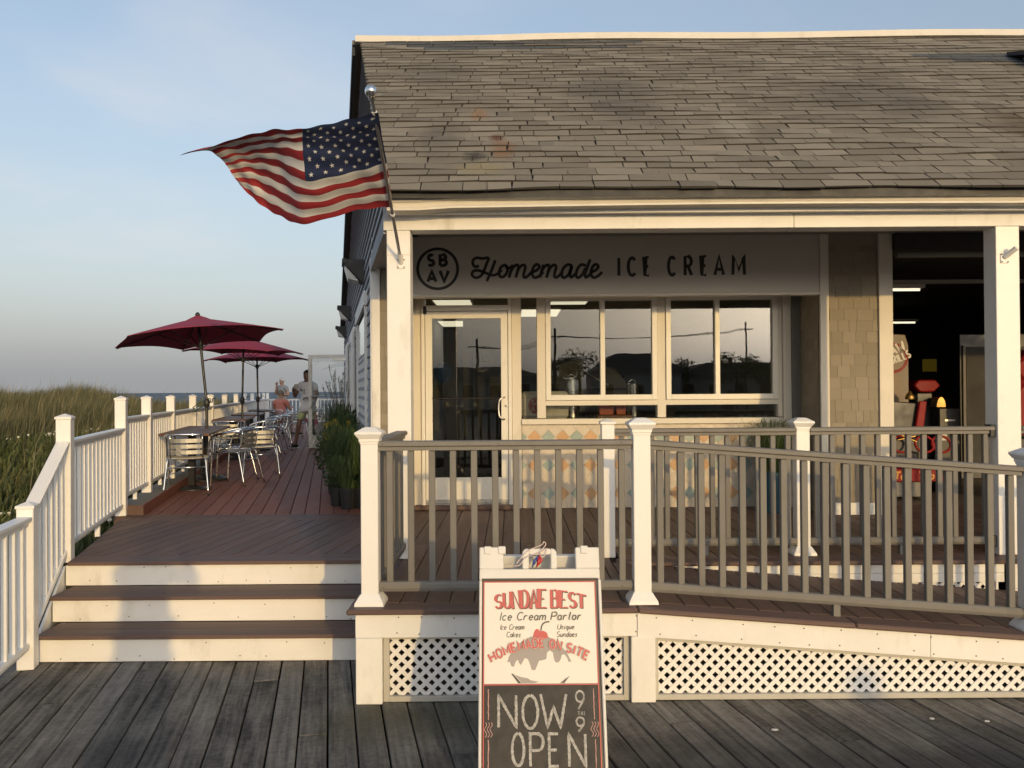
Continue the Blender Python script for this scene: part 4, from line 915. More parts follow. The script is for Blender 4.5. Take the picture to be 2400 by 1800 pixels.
for nm, x0, y0, wd, h in (('tall steel canister behind the left window pane', .58, 9.3, .17, .42), ('steel dispenser with arched opening beside the window post', 1.28, 9.3, .14, .36)):
    t_ = empty('steel_canister', (x0, y0, 1.45), 0, nm, 'canister')
    MB().lathe([(wd / 2, 1.45), (wd / 2, 1.45 + h), (wd / 2 - .01, 1.46 + h), (.02, 1.47 + h)], (x0 + wd / 2, y0, 0), 20).obj('canister_body', M['steel'], t_, smooth=40)
    MB().tube(cr([(x0 + wd * .2, y0, 1.47 + h), (x0 + wd * .5, y0, 1.50 + h), (x0 + wd * .8, y0, 1.47 + h)], 4), .006, 6).obj('lid_handle', M['chrome'], t_)
sm_ = empty('soft_serve_machine', (.75, 10.2, DZ), 0, 'dark bulky machine inside behind the left window', 'machine')
MB().box(.45, 1.5, 10.0, 10.6, DZ, 1.75).obj('machine_body', M['indark'], sm_, .02); MB().prism([(.5, 1.75), (1.45, 1.75), (1.25, 2.0), (.8, 2.12), (.55, 2.05)], lambda a, b, t: (a, t, b), 10.0, 10.5).obj('hopper', M['indark'], sm_, .02); MB().tube([(.9, 9.97, 1.95), (1.15, 9.9, 1.80)], .008, 6).obj('lever', M['chrome'], sm_)
ck = empty('wall_clock', (-.42, 11.85, 2.2), 0, 'round grey framed wall clock seen through the door glass', 'clock')
MB().lathe([(.15, 0), (.15, .03), (.12, .035), (.118, .015)], (-.42, 11.88, 2.16), 32, M=Matrix.Rotation(R(90), 4, 'X').to_3x3()).obj('clock_rim', M['inwall'], ck, smooth=40)
MB().lathe([(.118, 0), (.118, .012)], (-.42, 11.88, 2.16), 32, M=Matrix.Rotation(R(90), 4, 'X').to_3x3()).obj('clock_face', M['whiteplastic'], ck)
mb = MB().box(-.423, -.417, 11.862, 11.866, 2.16, 2.25); mb.box(-.42, -.36, 11.862, 11.866, 2.157, 2.163); mb.obj('clock_hand', M['black'], ck)
bl = empty('blue_balloon', (-1.0, 12, 1.9), 0, 'blue balloon hanging inside behind the door glass', 'balloon')
MB().lathe([(.005, -.16), (.06, -.12), (.11, -.05), (.13, .03), (.12, .09), (.07, .14), (.01, .155)], (-1.0, 12, 2.0), 20).obj('balloon_skin', pm('blue_latex', (.03, .11, .25), (.05, .15, .32), .3, noise=(5, .3)), bl, smooth=True)
MB().tube([(-1.0, 12, 1.84), (-1.01, 12, 1.5)], .003, 5).obj('string', M['whiteplastic'], bl)
# ================================================================== arcade on the right
ar = shop
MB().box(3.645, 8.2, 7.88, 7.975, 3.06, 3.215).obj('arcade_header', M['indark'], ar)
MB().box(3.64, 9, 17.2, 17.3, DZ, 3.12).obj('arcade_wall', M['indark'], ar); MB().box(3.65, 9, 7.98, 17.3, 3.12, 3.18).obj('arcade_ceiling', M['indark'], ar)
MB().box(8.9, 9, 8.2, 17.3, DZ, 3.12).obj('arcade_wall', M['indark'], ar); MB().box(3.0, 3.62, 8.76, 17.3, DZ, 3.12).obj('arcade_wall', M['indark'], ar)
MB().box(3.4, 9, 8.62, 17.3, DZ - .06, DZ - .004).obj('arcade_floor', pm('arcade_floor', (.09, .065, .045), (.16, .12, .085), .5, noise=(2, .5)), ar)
MB().box(3.64, 8.9, 9.2, 9.26, 2.90, 2.94).obj('arcade_beam', M['inwall'], ar); MB().tube([(3.8, 8.2, 3.06), (7.5, 8.2, 3.06)], .03, 10).obj('shutter_roll', M['inwall'], ar)
for nm, a, b, y0 in (('nearer lit tube light inside the dark arcade', 4.2, 4.78, 9.6), ('farther lit tube light deep inside the arcade', 6.2, 7.1, 14.5)):
    t_ = empty('tube_light', (a, y0, 2.9), 0, nm, 'ceiling light', 'tube lights in the arcade')
    MB().box(a, b, y0, y0 + .14, 2.90, 2.945).obj('housing', M['whiteplastic'], t_); MB().tube([(a + .03, y0 + .07, 2.885), (b - .03, y0 + .07, 2.885)], .014, 8).obj('tube', M['tube'], t_)
M['arcred'] = pm('arcade_red', (.17, .006, .007), (.26, .010, .010), .55, noise=(5, .3), spec=.25)
M['arcblk'] = pm('arcade_black', (.010, .010, .011), (.022, .021, .022), .4, noise=(6, .4))
M['arcart'] = pm('cabinet_side_art', (.03, .024, .02), (.26, .18, .10), .5, noise=(2.2, .9))
M['brass'] = pm('brass', (.30, .19, .07), (.4, .27, .1), .45, 1.0, noise=(6, .3))
M['yellow'] = pm('lettering_yellow', (.45, .2, .03), (.55, .28, .05), .5)
rd = empty('arcade_cabinet', (4.15, 9.3, DZ), 0, 'tall arcade cabinet with red ring logo on its brown side, behind the white jamb', 'arcade machine')
MB().prism([(3.80, DZ), (4.435, DZ), (4.435, 2.22), (4.40, 2.34), (3.80, 2.37)], lambda a, b, t: (a, t, b), 9.30, 9.34).obj('side_panel', M['arcart'], rd, .005)
MB().prism([(3.80, DZ), (4.42, DZ), (4.42, 2.2), (3.80, 2.34)], lambda a, b, t: (a, t, b), 9.345, 10.4).obj('cabinet_body', M['arcblk'], rd, .005)
mb = MB(); ribbon(mb, arc(4.26, 2.08, .155, .155, -120, 240, 40), .03, lambda a, b, d: (a, 9.2985 - d, b), .0004); mb.obj('red_ring', M['arcred'], rd)
rot = R(22)
def fRT(a, b, d): return (4.22 + a * math.cos(rot) - b * math.sin(rot), 9.2965 - d, 2.05 + a * math.sin(rot) + b * math.cos(rot))
mb = MB(); text(mb, 'AW', .05, .045, .105, fRT, .0006, .024, asp=.6, gap=.18); mb.obj('lettering', M['whiteplastic'], rd)
mb = MB(); text(mb, 'HRILLS', -.005, -.05, .078, fRT, .0006, .018, asp=.42, gap=.18); mb.obj('lettering', M['whiteplastic'], rd)
dm = empty('drum_game', (4.3, 8.95, DZ), 0, 'red and black drum arcade game with yellow lettering on its red base', 'arcade machine')
MB().prism([(3.9, .735), (4.64, .735), (4.62, .865), (3.9, .88)], lambda a, b, t: (a, t, b), 8.95, 9.25).obj('red_base', M['arcred'], dm, .01)
MB().prism([(3.9, DZ + .03), (4.50, DZ + .03), (4.54, .735), (3.9, .735)], lambda a, b, t: (a, t, b), 9.0, 9.28).obj('plinth', M['greyrail'], dm, .01)
MB().prism([(3.9, .90), (4.40, .90), (4.40, 1.58), (3.9, 1.62)], lambda a, b, t: (a, t, b), 9.02, 9.27).obj('cabinet_body', M['arcblk'], dm, .01)
MB().prism([(4.34, 1.30), (4.43, 1.30), (4.47, 1.60), (4.39, 1.60)], lambda a, b, t: (a, t, b), 8.96, 9.01).obj('red_fin', M['arcred'], dm, .01)
for x in (4.17, 4.42, 4.60): MB().tube([(x + .10 * math.cos(t * .3491), 8.93 + .03 * math.sin(t * .3491), 1.14 + .085 * math.sin(t * .3491)) for t in range(18)], .014, 8, closed=True).obj('drum_ring', M['arcred'], dm, smooth=True)
for a, b in (((4.12, 8.9, 1.19), (4.30, 8.88, 1.23)), ((4.16, 8.89, 1.24), (4.31, 8.87, 1.17))): MB().tube([a, b], .008, 6).obj('drumstick', M['brass'], dm)
MB().lathe([(.045, 0), (.05, .02), (.04, .05), (.02, .07), (.012, .09)], (4.35, 9.1, 1.62), 16).obj('brass_knob', M['brass'], dm, smooth=40)
mb = MB(); text(mb, 'Tou  Too', 4.10, .765, .075, lambda a, b, d: (a, 8.949 - d, b), .0005, .018, asp=.75, gap=.15, slant=.2); mb.obj('lettering', M['yellow'], dm)
pg = empty('punching_bag_game', (4.8, 9.9, DZ), 0, 'black game column topped by a red hexagonal cushion', 'arcade machine')
MB().prism([(4.69, 1.77), (4.76, 1.695), (4.92, 1.695), (5.0, 1.77), (4.94, 1.835), (4.74, 1.835)], lambda a, b, t: (a, t, b), 9.7, 9.95).obj('red_cushion', M['arcred'], pg, .015)
MB().box(4.74, 4.94, 9.76, 10.2, DZ, 1.695).obj('column', M['arcblk'], pg, .02)
MB().prism(arc(4.925, 1.52, .055, .12, 180, 0, 10), lambda a, b, t: (a, t, b), 9.55, 9.7).obj('gold_arch', M['brass'], pg, .004)
cm = empty('change_machine', (5.0, 9.5, DZ), 0, 'small black ticket machine with white and red stickers', 'arcade machine')
MB().box(4.90, 5.14, 9.55, 9.9, DZ, 1.51).obj('machine_body', M['arcblk'], cm, .01); MB().box(4.96, 5.08, 9.54, 9.549, 1.36, 1.38).obj('slot', M['steel'], cm)
MB().box(4.92, 4.98, 9.54, 9.549, 1.14, 1.21).obj('sticker', M['whiteplastic'], cm); MB().box(5.05, 5.10, 9.54, 9.549, 1.15, 1.21).obj('sticker', M['logored'], cm)
fg = empty('drinks_fridge', (6.2, 11.2, DZ), 0, 'black fridge with pale metal door edge at the back of the arcade', 'fridge')
MB().box(5.92, 6.8, 11.0, 11.6, DZ, 2.45).obj('fridge_body', M['arcblk'], fg, .01); MB().box(5.95, 5.99, 10.97, 10.998, DZ + .1, 2.3).obj('door_edge', M['greyrail'], fg, .004); MB().box(6.0, 6.78, 10.98, 10.999, DZ + .1, 2.28).obj('fridge_door', M['indark'], fg)
tag(MB().box(5.99, 6.36, 12.1, 12.14, 1.98, 2.16).obj('lit_sign', emit('dim_yellow_sign', (.16, .11, .01), .10), None, .003), 'dim yellow back-lit panel deep in the arcade', 'sign')
rm = empty('red_racing_cabinet', (5.7, 8.9, DZ), 0, 'glossy red arcade cabinet at the right edge behind the column', 'arcade machine')
MB().prism([(5.30, 1.25), (5.9, 1.2), (6.1, 2.1), (5.5, 2.15), (5.3, 1.95), (5.42, 1.8), (5.25, 1.6)], lambda a, b, t: (a, t, b), 8.8, 9.2).obj('red_shell', M['arcred'], rm, .03); MB().box(5.35, 6.1, 8.85, 9.3, DZ, 1.2).obj('cabinet_base', M['arcblk'], rm, .01)

# ================================================================== flag on the porch column
fl = empty('american_flag', (-.79, 5.98, 2.70), 0, 'stars and stripes flag blowing left from a pole on the porch column', 'flag')
NET = [[(-0.769, 4.84, 3.374), (-1.031, 5.029, 3.389), (-1.285, 5.138, 3.377), (-1.534, 5.281, 3.412), (-1.852, 5.52, 3.43), (-2.256, 5.661, 3.364)],
       [(-0.772, 4.926, 3.336), (-1.043, 5.105, 3.341), (-1.302, 5.197, 3.353), (-1.528, 5.35, 3.388), (-1.809, 5.578, 3.428), (-2.085, 5.692, 3.413)],
       [(-0.777, 5.034, 3.291), (-1.053, 5.197, 3.288), (-1.321, 5.273, 3.308), (-1.545, 5.439, 3.367), (-1.795, 5.646, 3.398), (-2.026, 5.731, 3.383)],
       [(-0.778, 5.229, 3.186), (-1.04, 5.358, 3.156), (-1.339, 5.421, 3.126), (-1.574, 5.602, 3.269), (-1.808, 5.759, 3.342), (-1.986, 5.804, 3.333)],
       [(-0.785, 5.394, 3.087), (-1.031, 5.493, 3.067), (-1.361, 5.558, 3.015), (-1.599, 5.739, 3.141), (-1.803, 5.844, 3.248), (-1.953, 5.872, 3.272)],
       [(-0.789, 5.56, 2.985), (-1.044, 5.63, 2.975), (-1.407, 5.704, 2.901), (-1.622, 5.869, 2.988), (-1.79, 5.923, 3.091), (-1.931, 5.95, 3.223)]]
VV = [0, .12, .27, .54, .77, 1]
def cm1(P, t, knots=None):
    n = len(P)
    if knots is None: f = t * (n - 1); i = min(int(f), n - 2); f -= i
    else:
        i = 0
        while i < n - 2 and t > knots[i + 1]: i += 1
        f = (t - knots[i]) / (knots[i + 1] - knots[i])
    a, b, c, d = P[max(i - 1, 0)], P[i], P[i + 1], P[min(i + 2, n - 1)]
    if i == 0: a = 2 * b - c
    if i == n - 2: d = 2 * c - b
    return .5 * ((2 * b) + (c - a) * f + (2 * a - 5 * b + 4 * c - d) * f * f + (3 * b - a - 3 * c + d) * f ** 3)
def flagpt(u, v, off=0):
    rows = [cm1([Vector(p) for p in r], u) for r in NET]
    p = cm1(rows, v, VV)
    p = p + Vector((0, .012 * math.sin(u * 31 + v * 5) * u + .006 * math.sin(v * 40 + u * 9), .004 * math.sin(u * 47 + v * 11)))
    if off:
        e = .004; du = flagpt(min(u + e, 1), v) - flagpt(max(u - e, 0), v); dv = flagpt(u, min(v + e, 1)) - flagpt(u, max(v - e, 0))
        p = p + du.cross(dv).normalized() * off
    return p
nu, nv = 60, 52; mb = MB(); vs_ = [flagpt(i / nu, j / nv) for j in range(nv + 1) for i in range(nu + 1)]
for j in range(nv):
    for i in range(nu):
        s = int((j + .5) / nv * 13); u = (i + .5) / nu
        mi = 2 if (s < 7 and u < .4) else (0 if s % 2 == 0 else 1)
        mb.f.append((j * (nu + 1) + i, j * (nu + 1) + i + 1, (j + 1) * (nu + 1) + i + 1, (j + 1) * (nu + 1) + i)); mb.m.append(mi)
mb.v = [tuple(p) for p in vs_]
cl = mb.obj('flag_cloth', [M['red'], M['flagw'], M['navy']], fl, smooth=True, recalc=False)
asp = 1.69
for r in range(9):
    for c in range(6 if r % 2 == 0 else 5):
        cu, cv = (.4 / 12) * (1 + 2 * c + (r % 2)), (7 / 13 / 10) * (r + 1)
        for sgn in (1, -1):
            pts = []
            for k in range(10):
                rr = .021 if k % 2 == 0 else .0085; a = math.pi / 2 + k * math.pi / 5
                pts.append(flagpt(max(.001, cu + rr * math.cos(a) / asp * 1.0), max(.001, cv - rr * math.sin(a)), sgn * .0022))
            cen = flagpt(cu, cv, sgn * .0022); mb = MB(); mb.add([cen] + pts, [(0, 1 + k, 1 + (k + 1) % 10) for k in range(10)])
            if sgn == 1: star = mb
            else: star.add(mb.v, mb.f)
        star.obj('star', M['flagw'], cl, recalc=False)
MB().tube([(-.797, 5.95, 2.725), (-.797, 4.80, 3.437)], .011, 10).obj('pole', M['alu'], fl, smooth=40)
MB().lathe([(.003, -.034), (.02, -.03), (.033, -.012), (.035, .004), (.03, .02), (.018, .031), (.002, .035)], (-.797, 4.755, 3.468), 20).obj('ball_finial', M['chrome'], fl, smooth=True)
MB().tube([(-.797, 4.80, 3.437), (-.797, 4.77, 3.457)], .02, 10).obj('finial_cup', M['alu'], fl, smooth=40)
for t in (.3, .93):
    p = Vector((-.797, 5.95, 2.725)).lerp(Vector((-.797, 4.80, 3.437)), t); MB().tube([p + Vector((0, -.006, .004)), p + Vector((0, .006, -.004))], .016, 10).obj('clip_ring', M['flagw'], fl)
def bracket(x, y, z, parent, dirx=0):
    b = empty('bracket', (x, y, z)); par(b, parent)
    MB().box(x - .03, x + .03, y - .006, y, z - .055, z + .02).obj('plate', M['white'], b, .003)
    MB().tube([(x, y - .005, z - .01), (x + dirx * .05, y - .075, z + .045)], .019, 12).obj('socket', M['white'], b, smooth=40)
    for a in (-1, 1):
        for c in (-.045, .01): MB().lathe([(.005, 0), (.005, .004)], (x + a * .022, y - .006, z + c), 8, M=Matrix.Rotation(R(90), 4, 'X').to_3x3()).obj('screw', M['dark'], b)
    return b
bracket(-.797, 6.024, 2.69, fl)
fb = empty('flag_bracket', (3.57, 6.02, 2.70), 0, 'empty white flagpole bracket on the right porch column', 'bracket'); bracket(3.575, 6.024, 2.70, fb, .9)

# ================================================================== sandwich board
sb = empty('sandwich_board', (.12, 3.7, 0), 0, 'white plastic sandwich board with ice cream poster over a chalk message', 'sign board')
SL = math.sqrt(1 + .33 ** 2); X0 = .12
def fB(a, b, d): # u (world x), v along slope from the ground, d towards the camera
    z = b / SL; y = 3.52 + .33 * z; return (a, y - d / SL, z + d * .33 / SL)
M['sbplastic'] = pm('white_moulded_plastic', (.62, .61, .58), (.74, .73, .70), .5, noise=(6, .4), bump=(90, .08, .002))
M['poster'] = pm('poster_white', (.68, .66, .61), (.78, .76, .71), .45, noise=(4, .4))
M['posterred'] = pm('poster_red', (.46, .08, .075), (.58, .12, .11), .5, noise=(12, .4))
M['postergrey'] = pm('poster_grey', (.30, .27, .255), (.36, .33, .315), .5, noise=(12, .4))
M['posterdark'] = pm('poster_dark', (.06, .055, .045), (.10, .09, .08), .5, noise=(12, .4))
M['chalkboard'] = pm('chalkboard', (.016, .015, .015), (.035, .032, .031), .6, noise=(3, .5), fine=(20, .3))
M['chalk'] = pm('chalk', (.16, .155, .15), (.60, .59, .57), .9, noise=(90, .9), fine=(200, .6))
M['chalkred'] = pm('pink_chalk', (.35, .16, .15), (.6, .4, .38), .9, noise=(90, .9))
def plate(poly, d0, d1, name, mat, bev=.002, parent=sb): return MB().prism(poly, fB, d0, d1).obj(name, mat, parent, bev)
def rp2(x0, x1, y0, y1): return [(x0, y0), (x1, y0), (x1, y1), (x0, y1)]
L_, R_ = -.156, .396
# moulded front leaf built from pieces round the handle hole
fr = MB()
fr.prism(rp2(L_, R_, .930, .978), fB, -.05, 0); fr.prism([(L_, .978), (-.045, .978), (-.045, 1.078), (L_, 1.078)], fB, -.05, 0); fr.prism([(.287, .978), (R_, .978), (R_, 1.075), (.287, 1.075)], fB, -.05, 0)
fr.prism([(.042, .978), (.072, .978), (.072, 1.07), (.055, 1.07), (.042, 1.055)], fB, -.045, .004); fr.prism([(.172, .978), (.2, .978), (.2, 1.055), (.187, 1.07), (.172, 1.07)], fB, -.045, .004); fr.prism(rp2(.072, .172, 1.042, 1.07), fB, -.045, .004)
fr.prism(rp2(L_, -.143, 0, .93), fB, -.05, .002); fr.prism(rp2(.386, R_ + .004, 0, .93), fB, -.05, .002); fr.prism(rp2(-.143, .386, 0, .08), fB, -.05, .002); fr.prism(rp2(-.143, .386, .08, .93), fB, -.05, -.02)
fr.obj('front_leaf', M['sbplastic'], sb, .004)
bk = MB()
def fK(a, b, d): z = b / SL; return (a, 4.24 - .33 * z + d, z)
bk.prism(rp2(L_, R_, 0, 1.02), fK, 0, .05); bk.obj('rear_leaf', M['sbplastic'], sb, .004)
for x in (-.135, -.07, .31): MB().prism(rp2(x, x + .035, 1.045, 1.082), fB, -.055, .006).obj('hinge', M['sbplastic'], sb, .004)
MB().prism(rp2(-.143, .386, .93, .936), fB, -.01, .004).obj('sign_edge', M['posterdark'], sb)
bd = plate(rp2(-.141, .384, .082, .929), -.0195, -.012, 'sign_back', M['posterdark'], 0)
pw = plate(rp2(-.132, .369, .482, .918), -.0115, -.006, 'poster', M['poster'], 0)
rd_ = MB()
for b in ((-.137, -.1325, .08, .923), (.3695, .374, .08, .923)): rd_.prism(rp2(*b), fB, -.0115, -.0045)
rd_.prism(rp2(-.1325, .3695, .9185, .923), fB, -.0115, -.0045); rd_.prism(rp2(-.1325, .3695, .476, .4805), fB, -.0115, -.0045); rd_.obj('red_border', M['posterred'], sb)
cbd = plate(rp2(-.131, .368, .084, .4755), -.0115, -.006, 'chalk_panel', M['chalkboard'], 0)
D0 = -.0058
# SUNDAE BEST, arched serif capitals with a dark drop shadow
def warpS(k):
    def f(a, b): # gentle bow: taller in the middle
        t = (a - .1175) / .206; h = .080 * (1 - .34 * t * t); return (a, .806 + (b - .806) / .08 * h + k)
    return f
for dxs, mat, dd_, nm in ((.0035, 'posterdark', 0, 'title_shadow'), (0, 'posterred', .0016, 'title_letters')):
    mb = MB(); x = -.084 + dxs
    for word in ('SUNDAE', 'BEST'):
        x = text(mb, word, x, .806, .08, fB, D0 + dd_, .01, asp=.385, gap=.115, nib=(.005, .0125), warp=warpS(-dxs), serif=.0068) + .016
    mb.obj(nm, M[mat], pw)
mb = MB(); text(mb, 'Ice Cream Parlor', -.064, .752, .034, fB, D0, .0046, asp=.70, gap=.15, slant=.22, spc=.55); text(mb, 'Ice Cream', -.062, .7115, .022, fB, D0, .0028, asp=.58, gap=.10, slant=.2); text(mb, 'Cakes'.replace('k', 'k'), -.033, .679, .022, fB, D0, .0028, asp=.6, gap=.1, slant=.2)
text(mb, 'Unique', .196, .7115, .022, fB, D0, .0028, asp=.6, gap=.12, slant=.2); text(mb, 'Sundaes', .192, .679, .022, fB, D0, .0028, asp=.6, gap=.12, slant=.2); mb.obj('script_lettering', M['posterdark'], pw)
# sundae picture
def blob(pts, name, mat, d, n=5):
    q = cr([(*p, 0) for p in pts], n, True); c = (sum(p.x for p in q) / len(q), sum(p.y for p in q) / len(q)); k = len(q); mb = MB()
    mb.add([fB(*c, d)] + [fB(p.x, p.y, d) for p in q], [(0, 1 + i, 1 + (i + 1) % k) for i in range(k)]); return mb.obj(name, M[mat], pw, recalc=False)
top = [(-.030, .573), (-.022, .597), (.0, .63), (.035, .66), (.075, .68), (.112, .686), (.15, .682), (.19, .66), (.225, .625), (.243, .598), (.2555, .574)]
low = [(.243, .572), (.236, .590), (.226, .604), (.213, .602), (.208, .583), (.198, .570), (.184, .571), (.178, .585), (.174, .612), (.160, .622), (.148, .612), (.144, .585), (.128, .580), (.112, .578), (.104, .560), (.094, .538), (.078, .540), (.072, .562), (.062, .585), (.048, .590), (.040, .575), (.030, .560), (.022, .570), (.018, .583), (.008, .575), (.0, .553), (-.012, .556), (-.018, .574)]
mb = MB(); ring = top + low; k = len(ring)
bmx = bmesh.new(); bv = [bmx.verts.new(fB(a, b, D0 + .0002)) for a, b in ring]; bmx.faces.new(bv); bmesh.ops.triangulate(bmx, faces=bmx.faces[:]); me = bpy.data.meshes.new('fudge_shape'); bmx.to_mesh(me); bmx.free(); me.materials.append(M['postergrey']); link('fudge_shape', me, pw)
blob([(.088, .674), (.092, .702), (.105, .714), (.119, .704), (.134, .705), (.149, .695), (.151, .674), (.12, .673)], 'cherry_shape', 'posterred', D0 + .0006)
mb = MB(); ribbon(mb, [(p.x, p.y) for p in cr([(.122, .705, 0), (.127, .728, 0), (.14, .741, 0), (.161, .745, 0)], 5)], .006, fB, D0 + .0004); mb.obj('cherry_stem', M['posterdark'], pw)
for pts, mt in (([(-.013, .524), (-.004, .524), (.033, .484), (.018, .484)], 'posterdark'), ([(.246, .513), (.237, .508), (.206, .484), (.222, .484)], 'posterdark'), ([(.002, .520), (.03, .510), (.06, .505), (.075, .495), (.11, .490), (.09, .484), (.035, .484)], 'postergrey'), ([(.2, .484), (.225, .502), (.235, .507), (.21, .486)], 'postergrey')):
    q = pts; c = (sum(p[0] for p in q) / len(q), sum(p[1] for p in q) / len(q)); k = len(q); mb = MB(); mb.add([fB(*c, D0 + .0003)] + [fB(*p, D0 + .0003) for p in q], [(0, 1 + i, 1 + (i + 1) % k) for i in range(k)]); mb.obj('bowl_shape', M[mt], pw, recalc=False)
def warpA(a, b):
    t = (a - .1175) / .232; ang = -t * R(30); base = .646 - .070 * t * t; h = b - .6
    return (a - h * math.sin(ang), base + h * math.cos(ang) - .012)
for wd, mat, dd_, nm in ((.0125, 'posterdark', .0008, 'arched_outline'), (.0105, 'poster', .0014, 'arched_edge'), (.0078, 'posterred', .0020, 'arched_letters')):
    mb = MB(); text(mb, 'HOMEMADE ON SITE', -.098, .6, .036, fB, D0 + dd_, wd, asp=.56, gap=.25, warp=warpA, spc=.40); mb.obj(nm, M[mat], pw)
# chalk writing
def chalk(ch, x0, x1, y0, y1, wd=.0115, mat='chalk'):
    mb = MB()
    for k, s in enumerate(FONT[ch]):
        p = [(x0 + wd / 2 + px * (x1 - x0 - wd), y0 + wd / 2 + py * (y1 - y0 - wd)) for px, py in s]; q = []
        for a, b in zip(p, p[1:]):
            n = max(1, int(math.dist(a, b) / .006)); q += [(a[0] + (b[0] - a[0]) * t / n + random.uniform(-.0008, .0008), a[1] + (b[1] - a[1]) * t / n + random.uniform(-.0008, .0008)) for t in range(n)]
        ribbon(mb, q + [p[-1]], wd, fB, D0 + k * .0002, jit=.0016)
    mb.obj('chalk_letter', M[mat], cbd)
for a in (('N', -.074, .014, .299, .440), ('O', .031, .108, .293, .440), ('W', .110, .234, .298, .444), ('O', -.016, .046, .146, .286), ('P', .062, .132, .144, .284), ('E', .144, .201, .143, .283), ('N', .229, .311, .142, .281)): chalk(*a)
chalk('9', .263, .313, .372, .454, .0075); chalk('9', .263, .310, .281, .347, .0075)
for ch, a, b in (('T', .276, .288), ('I', .289, .296), ('L', .297, .303), ('L', .304, .310)): chalk(ch, a, b, .352, .367, .0022)
for xx in (-.113, .349):
    for a, b in ((.46, .335), (.255, .10)):
        mb = MB(); ribbon(mb, [(xx + random.uniform(-.0015, .0015), a + (b - a) * t / 12) for t in range(13)], .004, fB, D0, jit=.0012); mb.obj('chalk_line', M['chalkred'], cbd)
    for o_ in (-.012, 0, .012):
        mb = MB(); ribbon(mb, [(xx + o_ + .005 * math.sin(t * .9), .325 - t * .0055) for t in range(12)], .0028, fB, D0 + .0002); mb.obj('chalk_squiggle', M['chalkred'], cbd)
# balloon ribbons tied to the handle
M['bred'] = pm('red_latex', (.35, .02, .02), (.5, .04, .04), .35, noise=(20, .3)); M['bblue'] = pm('blue_latex_scrap', (.02, .05, .2), (.03, .08, .28), .35, noise=(20, .3))
rbn = empty('balloon_scraps', fB(.12, 1.03, .02), 0, 'burst red and blue balloon scraps with curling ribbon tied to the sign handle', 'balloon scraps')
for pts in ([(.118, 1.05), (.15, 1.085), (.142, 1.10), (.13, 1.085), (.07, 1.06), (.03, 1.02), (.015, 1.0)], [(.12, 1.045), (.155, 1.07), (.14, 1.03), (.125, 1.04)], [(.115, 1.05), (.06, 1.03), (.03, .995), (.0, .99)]):
    MB().tube(cr([fB(a, b, .012) for a, b in pts], 5), .0022, 5).obj('ribbon', pm('pale_ribbon', (.6, .45, .42), (.75, .62, .6), .3), rbn, smooth=True)
for x, mt, ln in ((.118, 'bred', .055), (.128, 'bred', .045), (.098, 'bblue', .055)):
    MB().tube([fB(.118, 1.038, .014), fB(x, 1.038 - ln * .5, .016), fB(x - .012, 1.038 - ln, .012)], [.004, .009, .002], 8).obj('balloon_scrap', M[mt], rbn, smooth=True)

# ================================================================== terrace furniture
def make_chair():
    t = empty('bistro_chair', (0, 0, 0)); A_ = M['chrome']; r = .0125     # faces +y (front), back at -y
    side = lambda s: [(s * .235, .24, 0), (s * .255, .22, .42), (s * .262, .17, .62), (s * .262, .05, .672), (s * .25, -.12, .70), (s * .17, -.24, .715)]
    lp = side(-1) + [(0, -.265, .72)] + side(1)[::-1]
    lchild('arm_frame', MB().tube(cr(lp, 5), r, 8).mesh('arm_frame', A_, smooth=True), t)
    for s in (-1, 1):
        lchild('leg', MB().tube(cr([(s * .24, .17, .44), (s * .21, -.17, .43), (s * .215, -.20, .40), (s * .25, -.30, 0)], 4), r, 8).mesh('leg', A_, smooth=True), t)
        lchild('back_post', MB().tube(cr([(s * .18, -.17, .44), (s * .18, -.215, .55), (s * .178, -.235, .71)], 3), .010, 8).mesh('back_post', A_, smooth=True), t)
        lchild('foot_cap', MB().lathe([(.015, 0), (.015, .02)], (s * .25, -.30, 0), 8).mesh('foot_cap', M['blackmetal']), t)
    lchild('stretcher', MB().tube([(-.225, -.22, .33), (.225, -.22, .33)], .008, 6).mesh('stretcher', A_, smooth=True), t)
    lchild('stretcher', MB().tube([(-.24, .2, .40), (.24, .2, .40)], .008, 6).mesh('stretcher', A_, smooth=True), t)
    for k in range(7):
        y = .19 - k * .056; mb = MB(); n = 6
        for i in range(n):
            a, b = -.225 + .45 * i / n, -.225 + .45 * (i + 1) / n; f = lambda x: .443 - .012 * (1 - (x / .225) ** 2)
            mb.hexa([(a, y - .02, f(a) - .003), (b, y - .02, f(b) - .003), (b, y + .02, f(b) - .003), (a, y + .02, f(a) - .003), (a, y - .02, f(a) + .003), (b, y - .02, f(b) + .003), (b, y + .02, f(b) + .003), (a, y + .02, f(a) + .003)])
        lchild('seat_slat', mb.mesh('seat_slat', M['slat']), t)
    for k in range(3):
        z = .51 + k * .068; mb = MB(); n = 6; yb = -.20 - k * .012
        for i in range(n):
            a, b = -.18 + .36 * i / n, -.18 + .36 * (i + 1) / n; f = lambda x: yb - .03 * (1 - (x / .18) ** 2)
            mb.hexa([(a, f(a) - .003, z - .023), (b, f(b) - .003, z - .023), (b, f(b) + .003, z - .023), (a, f(a) + .003, z - .023), (a, f(a) - .003, z + .023), (b, f(b) - .003, z + .023), (b, f(b) + .003, z + .023), (a, f(a) + .003, z + .023)])
        lchild('back_slat', mb.mesh('back_slat', M['slat']), t)
    return t
chair0 = make_chair()
def along(y, off): return (fenceX2(y) + off, y)                # offset from the railing
